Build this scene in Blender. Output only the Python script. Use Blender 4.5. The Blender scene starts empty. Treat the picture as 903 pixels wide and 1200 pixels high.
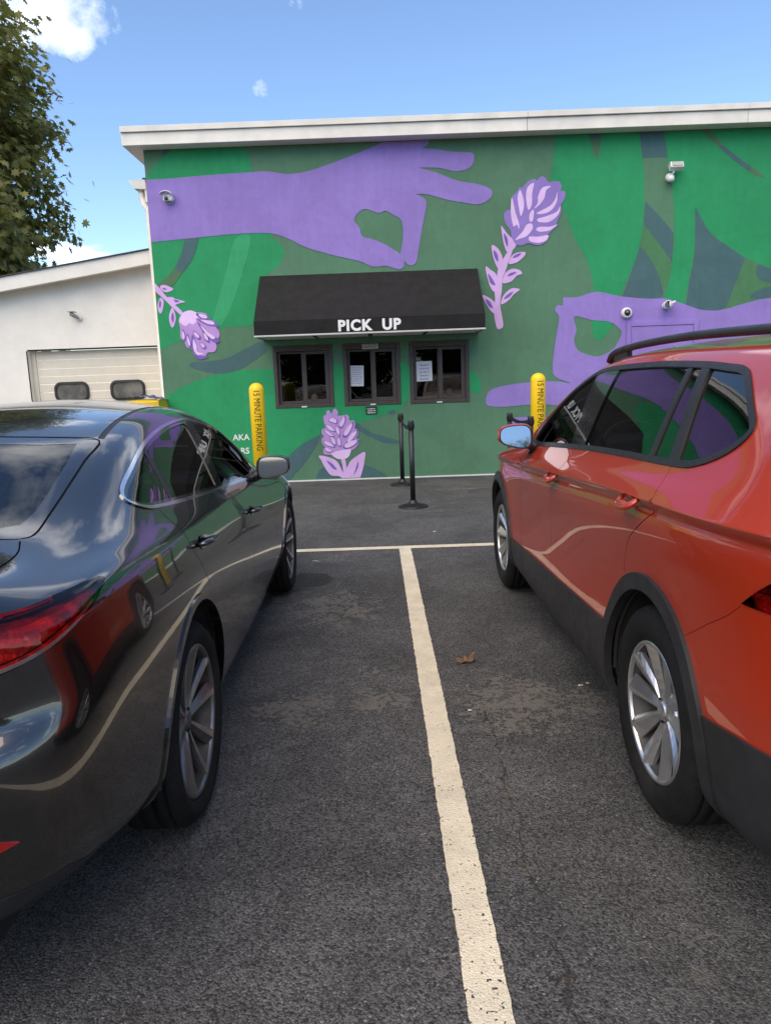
import bpy, bmesh, math, random
import numpy as np
from mathutils import Matrix, Vector
from mathutils.geometry import delaunay_2d_cdt

scene = bpy.context.scene
COL = scene.collection
R = math.radians

# ---------------------------------------------------------------- camera
CAM_H, PITCH, ROLL, YAW = 1.4676, 0.17491, 0.03540, -0.0063
cam_data = bpy.data.cameras.new('camera')
cam = bpy.data.objects.new('camera', cam_data); COL.objects.link(cam)
r0 = Vector((math.cos(YAW), -math.sin(YAW), 0)); f0 = Vector((math.sin(YAW), math.cos(YAW), 0)); zz = Vector((0, 0, 1))
fwd = f0*math.cos(PITCH)-zz*math.sin(PITCH); up0 = f0*math.sin(PITCH)+zz*math.cos(PITCH)
right = r0*math.cos(ROLL)-up0*math.sin(ROLL); up = r0*math.sin(ROLL)+up0*math.cos(ROLL)
M = Matrix((right, up, -fwd)).transposed().to_4x4(); M.translation = (0, 0, CAM_H)
cam.matrix_world = M
cam_data.sensor_fit = 'VERTICAL'; cam_data.sensor_height = 24; cam_data.sensor_width = 18
cam_data.lens = 24*875.65/1200; cam_data.clip_start = .05; cam_data.clip_end = 2000
scene.camera = cam
scene.render.resolution_x, scene.render.resolution_y = 770, 1024
scene.render.engine = 'CYCLES'
scene.cycles.max_bounces = 10; scene.cycles.transparent_max_bounces = 16

# ---------------------------------------------------------------- sky and sun
SUN_EL, SUN_AZ = 52, 205          # degrees; azimuth clockwise from +Y (towards the wall)
world = bpy.data.worlds.new('World'); scene.world = world; world.use_nodes = True
wn = world.node_tree.nodes; wl = world.node_tree.links; wn.clear()
def wnode(t, **k):
    n = wn.new(t)
    for a, b in k.items(): setattr(n, a, b)
    return n
sky = wnode('ShaderNodeTexSky', sky_type='NISHITA', sun_disc=False, sun_elevation=R(SUN_EL), sun_rotation=R(SUN_AZ), altitude=800, air_density=1.0, dust_density=.15, ozone_density=3.5)
tc = wnode('ShaderNodeTexCoord'); sep = wnode('ShaderNodeSeparateXYZ'); wl.new(tc.outputs['Generated'], sep.inputs[0])
def wmath(op, a, b=None, c=None, clamp=False):
    n = wnode('ShaderNodeMath', operation=op, use_clamp=clamp)
    for i, v in enumerate((a, b, c)):
        if v is None: continue
        if isinstance(v, (int, float)): n.inputs[i].default_value = v
        else: wl.new(v, n.inputs[i])
    return n.outputs[0]
# scattered fair weather clouds, laid on a flat layer overhead
den = wmath('ADD', wmath('MAXIMUM', sep.outputs['Z'], 0.0), .12)
comb = wnode('ShaderNodeCombineXYZ'); wl.new(wmath('DIVIDE', sep.outputs['X'], den), comb.inputs[0]); wl.new(wmath('DIVIDE', sep.outputs['Y'], den), comb.inputs[1])
n1 = wnode('ShaderNodeTexNoise'); n1.inputs['Scale'].default_value = 1.05; n1.inputs['Detail'].default_value = 8; n1.inputs['Roughness'].default_value = .58; n1.inputs['Distortion'].default_value = .3
mp = wnode('ShaderNodeMapping'); mp.inputs['Location'].default_value = (12.3, 0.4, 5.0); wl.new(comb.outputs[0], mp.inputs[0]); wl.new(mp.outputs[0], n1.inputs['Vector'])
cov = wmath('MULTIPLY', wmath('SUBTRACT', n1.outputs['Fac'], .585), 7.0, clamp=True)
# the cloud above the tree and two wisps over the roof
n2 = wnode('ShaderNodeTexNoise'); n2.inputs['Scale'].default_value = 9.0; n2.inputs['Detail'].default_value = 9; n2.inputs['Roughness'].default_value = .62
wl.new(tc.outputs['Generated'], n2.inputs['Vector'])
def blob(d, inner, outer, gain):
    d = Vector(d).normalized()
    dp = wnode('ShaderNodeVectorMath', operation='DOT_PRODUCT'); wl.new(tc.outputs['Generated'], dp.inputs[0]); dp.inputs[1].default_value = d
    mr = wnode('ShaderNodeMapRange'); mr.interpolation_type = 'SMOOTHSTEP'
    wl.new(dp.outputs['Value'], mr.inputs['Value']); mr.inputs['From Min'].default_value = math.cos(R(outer)); mr.inputs['From Max'].default_value = math.cos(R(inner))
    a = wmath('MULTIPLY', mr.outputs[0], gain)
    return wmath('MULTIPLY', wmath('SUBTRACT', wmath('ADD', n2.outputs['Fac'], a), 1.0), 2.6, clamp=True)
CLOUDS = [((-.325, .862, .388), 1.0, 4.2, .62), ((-.288, .875, .389), .6, 2.6, .60), ((-.326, .8705, .368), .3, 2.0, .58), ((-.131, .934, .333), .2, 1.5, .56), ((-.075, .903, .423), .4, 2.6, .50), ((-.36, .85, .40), 1, 4.5, .62)]
tot = cov
for c in CLOUDS: tot = wmath('MAXIMUM', tot, blob(*c))
tot = wmath('MULTIPLY', tot, wmath('MULTIPLY', wmath('SUBTRACT', sep.outputs['Z'], .02), 8, clamp=True))
mix = wnode('ShaderNodeMixRGB'); wl.new(tot, mix.inputs[0]); wl.new(sky.outputs[0], mix.inputs[1]); mix.inputs[2].default_value = (11.0, 10.8, 10.6, 1)
bg = wnode('ShaderNodeBackground'); bg.inputs['Strength'].default_value = 0.10; wl.new(mix.outputs[0], bg.inputs[0])
wo = wnode('ShaderNodeOutputWorld'); wl.new(bg.outputs[0], wo.inputs[0])

sun_data = bpy.data.lights.new('sun', 'SUN'); sun = bpy.data.objects.new('sun', sun_data); COL.objects.link(sun)
sun_data.energy = 1.5; sun_data.angle = R(70); sun_data.color = (1, .81, .56)
sd = Vector((math.sin(R(SUN_AZ))*math.cos(R(SUN_EL)), math.cos(R(SUN_AZ))*math.cos(R(SUN_EL)), math.sin(R(SUN_EL))))
sun.rotation_euler = sd.to_track_quat('Z', 'Y').to_euler(); sun.location = sd*30
vs = scene.view_settings
scene.display_settings.display_device = 'sRGB'
vs.view_transform = 'Standard'; vs.look = 'None'; vs.exposure = 1.30; vs.gamma = 1.0; vs.use_curve_mapping = False

# ---------------------------------------------------------------- materials
def srgb(r, g, b):
    f = lambda c: (c/255/12.92) if c/255 <= .04045 else ((c/255+.055)/1.055)**2.4
    return (f(r), f(g), f(b))
class NT:
    def __init__(self, name):
        self.m = bpy.data.materials.new(name); self.m.use_nodes = True
        self.t = self.m.node_tree; self.n = self.t.nodes; self.l = self.t.links; self.n.clear()
        self.out = self.n.new('ShaderNodeOutputMaterial')
    def new(self, t, **k):
        n = self.n.new(t)
        for a, b in k.items(): setattr(n, a, b)
        return n
    def put(self, sock, v):
        if isinstance(v, bpy.types.NodeSocket): self.l.new(v, sock)
        elif isinstance(v, (tuple, list)): sock.default_value = tuple(v)+(1,) if len(v) == 3 and len(sock.default_value) == 4 else v
        else: sock.default_value = v
    def pos(self): return self.new('ShaderNodeNewGeometry').outputs['Position']
    def obj(self): return self.new('ShaderNodeTexCoord').outputs['Object']
    def noise(self, vec, scale, detail=4, rough=.55, dist=0, out='Fac'):
        n = self.new('ShaderNodeTexNoise'); self.l.new(vec, n.inputs['Vector'])
        n.inputs['Scale'].default_value = scale; n.inputs['Detail'].default_value = detail; n.inputs['Roughness'].default_value = rough; n.inputs['Distortion'].default_value = dist
        return n.outputs[out]
    def voro(self, vec, scale, feature='F1', out='Distance', rnd=1):
        n = self.new('ShaderNodeTexVoronoi', feature=feature); self.l.new(vec, n.inputs['Vector']); n.inputs['Scale'].default_value = scale; n.inputs['Randomness'].default_value = rnd
        return n.outputs[out]
    def math(self, op, a, b=None, c=None, clamp=False):
        n = self.new('ShaderNodeMath', operation=op, use_clamp=clamp)
        for i, v in enumerate((a, b, c)):
            if v is not None: self.put(n.inputs[i], v)
        return n.outputs[0]
    def ramp(self, fac, a, b, lo=0., hi=1., smooth=True):
        n = self.new('ShaderNodeMapRange'); n.interpolation_type = 'SMOOTHSTEP' if smooth else 'LINEAR'; n.clamp = True
        self.put(n.inputs['Value'], fac); n.inputs['From Min'].default_value = a; n.inputs['From Max'].default_value = b; n.inputs['To Min'].default_value = lo; n.inputs['To Max'].default_value = hi
        return n.outputs[0]
    def mix(self, fac, a, b, mode='MIX'):
        n = self.new('ShaderNodeMixRGB', blend_type=mode); self.put(n.inputs[0], fac)
        for i, v in ((1, a), (2, b)): self.put(n.inputs[i], v)
        return n.outputs[0]
    def bump(self, h, strength=.3, dist=.01, normal=None):
        n = self.new('ShaderNodeBump'); n.inputs['Strength'].default_value = strength; n.inputs['Distance'].default_value = dist; self.l.new(h, n.inputs['Height'])
        if normal: self.l.new(normal, n.inputs['Normal'])
        return n.outputs[0]
    def bsdf(self, **k):
        b = self.new('ShaderNodeBsdfPrincipled')
        for a, v in k.items(): self.put(b.inputs[a.replace('_', ' ')], v)
        return b
    def done(self, sh): self.l.new(sh if isinstance(sh, bpy.types.NodeSocket) else sh.outputs[0], self.out.inputs[0]); return self.m
MATS = {}
def plain(name, col, rough=.5, var=.08, scale=6, metal=0., spec=.5, coat=0., bump=0., bscale=60, coat_rough=.03):
    """Principled colour with a little noise in value and roughness."""
    if name in MATS: return MATS[name]
    t = NT(name); p = t.obj(); n = t.noise(p, scale, 5, .6)
    c = t.mix(t.ramp(n, .3, .7), tuple(v*(1-var) for v in col), tuple(min(1, v*(1+var)) for v in col))
    k = dict(Base_Color=c, Roughness=t.ramp(t.noise(p, scale*2.3, 4), .3, .7, max(.01, rough*.88), min(1, rough*1.12)), Metallic=metal, Specular_IOR_Level=spec, Coat_Weight=coat, Coat_Roughness=coat_rough)
    b = t.bsdf(**k)
    if bump: t.put(b.inputs['Normal'], t.bump(t.noise(p, bscale, 4), bump, .004))
    MATS[name] = t.done(b); return MATS[name]
def glass(name, tint, ior=1.5, rough=.0):
    """Thin pane: tinted see-through plus a Fresnel mirror."""
    if name in MATS: return MATS[name]
    t = NT(name); fr = t.new('ShaderNodeFresnel'); fr.inputs['IOR'].default_value = ior
    tr = t.new('ShaderNodeBsdfTransparent'); t.put(tr.inputs[0], tint)
    gl = t.new('ShaderNodeBsdfGlossy'); t.put(gl.inputs[0], (1, 1, 1)); gl.inputs['Roughness'].default_value = rough
    p = t.obj(); t.put(gl.inputs['Normal'], t.bump(t.noise(p, 1.3, 2), .012, .02))
    m = t.new('ShaderNodeMixShader'); t.l.new(fr.outputs[0], m.inputs[0]); t.l.new(tr.outputs[0], m.inputs[1]); t.l.new(gl.outputs[0], m.inputs[2])
    MATS[name] = t.done(m); return MATS[name]
def wall_paint(name, col, streak=.10):
    """Hand painted stucco: brush tone changes, fine relief, slight sheen."""
    if name in MATS: return MATS[name]
    t = NT(name); p = t.pos()
    a = t.noise(p, 1.3, 6, .62, .6); b = t.noise(p, 9, 5, .6)
    mpn = t.new('ShaderNodeMapping'); mpn.inputs['Scale'].default_value = (14, 14, 1.2); t.l.new(p, mpn.inputs[0])
    c = t.noise(mpn.outputs[0], 1, 4, .6)
    v = t.math('ADD', t.math('MULTIPLY', t.ramp(a, .3, .7, -1, 1), streak), t.math('ADD', t.math('MULTIPLY', t.ramp(b, .3, .7, -1, 1), streak*.4), t.math('MULTIPLY', t.ramp(c, .3, .7, -1, 1), streak*.35)))
    v = t.math('ADD', v, 1.0)
    cc = t.mix(1, col, t.new('ShaderNodeCombineColor').outputs[0], 'MULTIPLY')
    comb = [n for n in t.n if n.type == 'COMBINE_COLOR'][0]
    for i in range(3): t.l.new(v, comb.inputs[i])
    h = t.math('ADD', t.noise(p, 160, 3, .7), t.math('MULTIPLY', t.noise(p, 28, 4, .6), .9))
    MATS[name] = t.done(t.bsdf(Base_Color=cc, Roughness=.72, Specular_IOR_Level=.3, Normal=t.bump(h, .55, .004))); return MATS[name]

# ---------------------------------------------------------------- mesh helpers
def link(name, me, parent=None, mat=None):
    o = bpy.data.objects.new(name, me); COL.objects.link(o)
    if mat and me and not me.materials: me.materials.append(mat)
    if parent: o.parent = parent
    return o
def tag(o, label=None, cat=None, group=None, kind=None):
    if label: o['label'] = label
    if cat: o['category'] = cat
    if group: o['group'] = group
    if kind: o['kind'] = kind
    return o
def empty(name, loc=(0, 0, 0), rz=0):
    o = bpy.data.objects.new(name, None); COL.objects.link(o); o.location = loc; o.rotation_euler = (0, 0, rz); o.empty_display_size = .1
    return o
class MB:
    def __init__(self): self.v = []; self.f = []; self.smooth = []
    def add(self, v, f, smooth=False):
        k = len(self.v); self.v += [tuple(p) for p in v]; self.f += [tuple(i+k for i in q) for q in f]; self.smooth += [smooth]*len(f); return self
    def box(self, a, b, bev=0.0):
        x0, y0, z0 = [min(p, q) for p, q in zip(a, b)]; x1, y1, z1 = [max(p, q) for p, q in zip(a, b)]
        if bev <= 0:
            return self.add([(x0,y0,z0),(x1,y0,z0),(x1,y1,z0),(x0,y1,z0),(x0,y0,z1),(x1,y0,z1),(x1,y1,z1),(x0,y1,z1)], [(0,3,2,1),(4,5,6,7),(0,1,5,4),(1,2,6,5),(2,3,7,6),(3,0,4,7)])
        bm = bmesh.new(); bmesh.ops.create_cube(bm, size=1)
        for v in bm.verts: v.co = Vector(((x0+x1)/2+v.co.x*(x1-x0), (y0+y1)/2+v.co.y*(y1-y0), (z0+z1)/2+v.co.z*(z1-z0)))
        bmesh.ops.bevel(bm, geom=bm.edges[:], offset=bev, segments=2, affect='EDGES', profile=.6)
        bm.verts.ensure_lookup_table(); r = self.add([v.co[:] for v in bm.verts], [[v.index for v in f.verts] for f in bm.faces]); bm.free(); return r
    def lathe(self, prof, n=32, axis='z', org=(0, 0, 0), smooth=True, close=False):
        """prof: (radius, height) pairs."""
        v = []; f = []; m = len(prof)
        for i in range(n):
            a = 2*math.pi*i/n; c, s = math.cos(a), math.sin(a)
            for r, h in prof:
                p = {'z': (r*c, r*s, h), 'y': (r*c, h, r*s), 'x': (h, r*c, r*s)}[axis]
                v.append((p[0]+org[0], p[1]+org[1], p[2]+org[2]))
        for i in range(n):
            j = (i+1) % n
            for k in range(m-1 if not close else m):
                l = (k+1) % m
                q = (i*m+k, j*m+k, j*m+l, i*m+l)
                f.append(q if axis != 'y' else q[::-1])
        return self.add(v, f, smooth)
    def tube(self, pts, r, n=10, caps=True, smooth=True, sx=1., up=None):
        pts = [Vector(p) for p in pts]; rr = r if isinstance(r, (list, tuple)) else [r]*len(pts); v = []; f = []
        for i, p in enumerate(pts):
            t = (pts[min(i+1, len(pts)-1)]-pts[max(i-1, 0)]).normalized()
            a = Vector(up) if up else (Vector((0, 0, 1)) if abs(t.z) < .9 else Vector((1, 0, 0)))
            x = t.cross(a).normalized(); y = x.cross(t).normalized()
            for k in range(n):
                an = 2*math.pi*k/n; v.append(p+(x*math.cos(an)*sx+y*math.sin(an))*rr[i])
        for i in range(len(pts)-1):
            for k in range(n):
                l = (k+1) % n; f.append((i*n+k, i*n+l, (i+1)*n+l, (i+1)*n+k))
        if caps: f.append(tuple(range(n))[::-1]); f.append(tuple((len(pts)-1)*n+k for k in range(n)))
        return self.add(v, f, smooth)
    def prism(self, poly, a, b, axis='y'):
        """extrude a convex 2D polygon along an axis between a and b."""
        n = len(poly); mk = {'y': lambda p, h: (p[0], h, p[1]), 'x': lambda p, h: (h, p[0], p[1]), 'z': lambda p, h: (p[0], p[1], h)}[axis]
        v = [mk(p, a) for p in poly]+[mk(p, b) for p in poly]
        f = [tuple(range(n)), tuple(range(2*n-1, n-1, -1))]+[(i, i+n, (i+1) % n+n, (i+1) % n) for i in range(n)]
        return self.add(v, f)
    def mesh(self, name, mat=None):
        me = bpy.data.meshes.new(name); me.from_pydata(self.v, [], self.f)
        me.polygons.foreach_set('use_smooth', self.smooth)
        if mat: me.materials.append(mat)
        bm = bmesh.new(); bm.from_mesh(me); bmesh.ops.recalc_face_normals(bm, faces=bm.faces); bm.to_mesh(me); bm.free()
        me.update(); return me
    def obj(self, name, mat, parent=None): return link(name, self.mesh(name, mat), parent)
def crom(pts, n=5, closed=True):
    """Catmull-Rom through pts; a point given twice is a sharp corner."""
    P = [np.array(p, float) for p in pts]; out = []; N = len(P)
    for i in range(N if closed else N-1):
        p1, p2 = P[i], P[(i+1) % N]
        if np.allclose(p1, p2): continue
        p0 = P[(i-1) % N] if (closed or i > 0) else p1; p3 = P[(i+2) % N] if (closed or i+2 < N) else p2
        for k in range(n):
            t = k/n
            q = .5*((2*p1)+(-p0+p2)*t+(2*p0-5*p1+4*p2-p3)*t*t+(-p0+3*p1-3*p2+p3)*t**3)
            out.append(q)
    if not closed: out.append(P[-1])
    return np.array(out)
def resample(P, d, closed=True):
    P = np.asarray(P, float); Q = np.vstack([P, P[:1]]) if closed else P; out = []
    for a, b in zip(Q[:-1], Q[1:]):
        k = max(1, int(np.ceil(np.linalg.norm(b-a)/d)))
        for i in range(k): out.append(a+(b-a)*i/k)
    if not closed: out.append(Q[-1])
    return np.array(out)
def inside(P, poly):
    x, y = P[:, 0], P[:, 1]; r = np.zeros(len(P), bool); n = len(poly); j = n-1
    for i in range(n):
        xi, yi = poly[i]; xj, yj = poly[j]
        c = ((yi > y) != (yj > y))
        if abs(yj-yi) > 1e-15: r ^= c & (x < (xj-xi)*(y-yi)/(yj-yi)+xi)
        j = i
    return r
def cdt(points, loops, chains=()):
    """triangles over points with closed loops / open chains as constraint edges."""
    V = []; E = []
    for L, closed in [(l, True) for l in loops]+[(c, False) for c in chains]:
        k = len(V); V += [Vector((float(p[0]), float(p[1]))) for p in L]; n = len(L)
        E += [(k+i, k+(i+1) % n) for i in range(n if closed else n-1)]
    V += [Vector((float(p[0]), float(p[1]))) for p in points]
    v, e, f, *_ = delaunay_2d_cdt(V, E, [], 0, 1e-7)
    return np.array([(p.x, p.y) for p in v]), [tuple(t) for t in f]
def arr_mesh(name, V, F, mat=None, normals=None, smooth=True):
    me = bpy.data.meshes.new(name); me.from_pydata([tuple(map(float, p)) for p in V], [], [tuple(map(int, t)) for t in F])
    me.polygons.foreach_set('use_smooth', [smooth]*len(me.polygons)); me.update()
    if normals is not None: me.normals_split_custom_set_from_vertices([tuple(map(float, n)) for n in normals])
    if mat: me.materials.append(mat)
    return me
def text_mesh(body, size, mat, extrude=.002, offset=0., spacing=1., word=1.):
    c = bpy.data.curves.new('lettering', 'FONT'); c.body = body; c.size = size; c.extrude = extrude; c.offset = offset; c.space_character = spacing; c.space_word = word; c.align_x = 'CENTER'; c.align_y = 'CENTER'; c.resolution_u = 4
    o = bpy.data.objects.new('lettering_tmp', c); COL.objects.link(o); dg = bpy.context.evaluated_depsgraph_get()
    me = bpy.data.meshes.new_from_object(o.evaluated_get(dg)); bpy.data.objects.remove(o); me.materials.clear(); me.materials.append(mat); me.name = 'lettering'
    return me
def superbox(c, hx, hy, hz, e=3.0, n=14, m=24):
    """rounded block (superellipsoid)."""
    mb = MB(); v = []; f = []
    sp = lambda a, p: math.copysign(abs(a)**p, a)
    for i in range(n+1):
        th = -math.pi/2+math.pi*i/n
        for j in range(m):
            ph = 2*math.pi*j/m; p = 2/e
            v.append((c[0]+hx*sp(math.cos(th), p)*sp(math.cos(ph), p), c[1]+hy*sp(math.cos(th), p)*sp(math.sin(ph), p), c[2]+hz*sp(math.sin(th), p)))
    for i in range(n):
        for j in range(m): f.append((i*m+j, i*m+(j+1) % m, (i+1)*m+(j+1) % m, (i+1)*m+j))
    return mb.add(v, f, True)
def rot_mb(mb, org, ax, ang):
    Mx = Matrix.Rotation(ang, 3, ax); o = Vector(org)
    mb.v = [tuple(o+Mx@(Vector(p)-o)) for p in mb.v]; return mb


def letters(body, size, mat, parent, place, **k):
    """one object per letter; place(x, y, z) maps text space to the parent's space."""
    me = text_mesh(body, size, mat, **k); bm = bmesh.new(); bm.from_mesh(me)
    if k.get('extrude', 1) == 0: bmesh.ops.subdivide_edges(bm, edges=[e for e in bm.edges if e.calc_length() > .03], cuts=2)
    bm.verts.ensure_lookup_table(); seen = set(); outp = []
    for v0 in bm.verts:
        if v0.index in seen: continue
        st = [v0]; seen.add(v0.index); comp = []
        while st:
            v = st.pop(); comp.append(v)
            for e in v.link_edges:
                w = e.other_vert(v)
                if w.index not in seen: seen.add(w.index); st.append(w)
        ids = {v.index: i for i, v in enumerate(comp)}
        fs = [tuple(ids[v.index] for v in f.verts) for f in bm.faces if f.verts[0].index in ids]
        m_ = MB(); m_.add([place(*v.co) for v in comp], fs); outp.append(m_.obj('letter', mat, parent))
    bm.free(); bpy.data.meshes.remove(me); return outp
# ---------------------------------------------------------------- car surfaces
class Surf:
    """Tensor product cubic B-spline over a net [station][row][xyz]; half a car, y >= 0."""
    def __init__(self, net, it=2):
        self.T = np.array(net, float); self.nu, self.nv = self.T.shape[:2]
        P = self.T.copy()
        for _ in range(it):
            self._pad(P)
            uu, vv = np.meshgrid(np.arange(self.nu), np.arange(self.nv), indexing='ij')
            S = self.ev(uu.ravel(), vv.ravel()).reshape(P.shape)
            P = P + 0.8*(self.T-S)
            P[:, -1, 1] = 0; P[0, :, 1] = 0; P[-1, :, 1] = 0
        self._pad(P)
        k = 10
        self.gu = np.linspace(0, self.nu-1, (self.nu-1)*k+1); self.gv = np.linspace(0, self.nv-1, (self.nv-1)*k+1)
        a, b = np.meshgrid(self.gu, self.gv, indexing='ij'); self.tu, self.tv = a.ravel(), b.ravel()
        self.tp = self.ev(self.tu, self.tv)
    def _pad(self, P):
        m = np.array([1, -1, 1])
        Q = np.zeros((self.nu+2, self.nv+2, 3)); Q[1:-1, 1:-1] = P
        Q[0, 1:-1] = P[1]*m; Q[-1, 1:-1] = P[-2]*m
        Q[:, 0] = 2*Q[:, 1]-Q[:, 2]; Q[:, -1] = Q[:, -3]*m
        self.Q = Q
    @staticmethod
    def _b(t):
        return np.stack([(1-t)**3, 3*t**3-6*t**2+4, -3*t**3+3*t**2+3*t+1, t**3], -1)/6
    def ev(self, u, v):
        u = np.asarray(u, float); v = np.asarray(v, float)
        uc = np.clip(u, 0, self.nu-1); vc = np.clip(v, 0, self.nv-1)
        i = np.minimum(uc.astype(int), self.nu-2); j = np.minimum(vc.astype(int), self.nv-2)
        bu = self._b(uc-i); bv = self._b(vc-j); r = 0
        for a in range(4):
            for b in range(4):
                r = r + (bu[..., a]*bv[..., b])[..., None]*self.Q[i+a, j+b]
        low = v < 0
        if np.any(low):
            e = self.ev(u[low], np.zeros(low.sum())+.02)-r[low]
            r[low] = r[low]+e*(v[low]/.02)[:, None]
        return r
    def nrm(self, u, v):
        e = 2e-3
        u0 = np.clip(u, 0, self.nu-1); v0 = np.clip(v, 0, self.nv-1)
        ua, ub = np.maximum(u0-e, 0), np.minimum(u0+e, self.nu-1)
        va, vb = np.maximum(v0-e, 0), np.minimum(v0+e, self.nv-1)
        n = np.cross(self.ev(ub, v0)-self.ev(ua, v0), self.ev(u0, vb)-self.ev(u0, va))
        n /= np.linalg.norm(n, axis=1)[:, None]+1e-12
        c = (u0 < 1e-6) | (u0 > self.nu-1-1e-6) | (v0 > self.nv-1-1e-6)
        n[c, 1] = 0; n /= np.linalg.norm(n, axis=1)[:, None]+1e-12
        return n
    def inv(self, A, B, axes, ur=None, vr=None):
        """(u, v) where the two coordinates in `axes` equal A, B."""
        A = np.asarray(A, float); B = np.asarray(B, float); a0, a1 = axes
        m = np.ones(len(self.tu), bool)
        if ur: m &= (self.tu >= ur[0]) & (self.tu <= ur[1])
        if vr: m &= (self.tv >= vr[0]) & (self.tv <= vr[1])
        t = self.tp[m]; tu, tv = self.tu[m], self.tv[m]
        k = ((t[None, :, a0]-A[:, None])**2+(t[None, :, a1]-B[:, None])**2).argmin(1)
        u, v = tu[k].copy(), tv[k].copy(); h = 1e-3
        for _ in range(12):
            p = self.ev(u, v); pu = (self.ev(u+h, v)-self.ev(u-h, v))/(2*h); pv = (self.ev(u, v+h)-self.ev(u, v-h))/(2*h)
            ra, rb = A-p[:, a0], B-p[:, a1]
            d = pu[:, a0]*pv[:, a1]-pu[:, a1]*pv[:, a0]; d = np.where(np.abs(d) < 1e-7, 1e-7, d)
            u = np.clip(u+np.clip((ra*pv[:, a1]-rb*pv[:, a0])/d, -.3, .3), 0, self.nu-1)
            v = np.clip(v+np.clip((rb*pu[:, a0]-ra*pu[:, a1])/d, -.3, .3), -1.5, self.nv-1)
        return np.stack([u, v], 1)

def rows(x, s): return [(x, y, z) for y, z in s]

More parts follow.
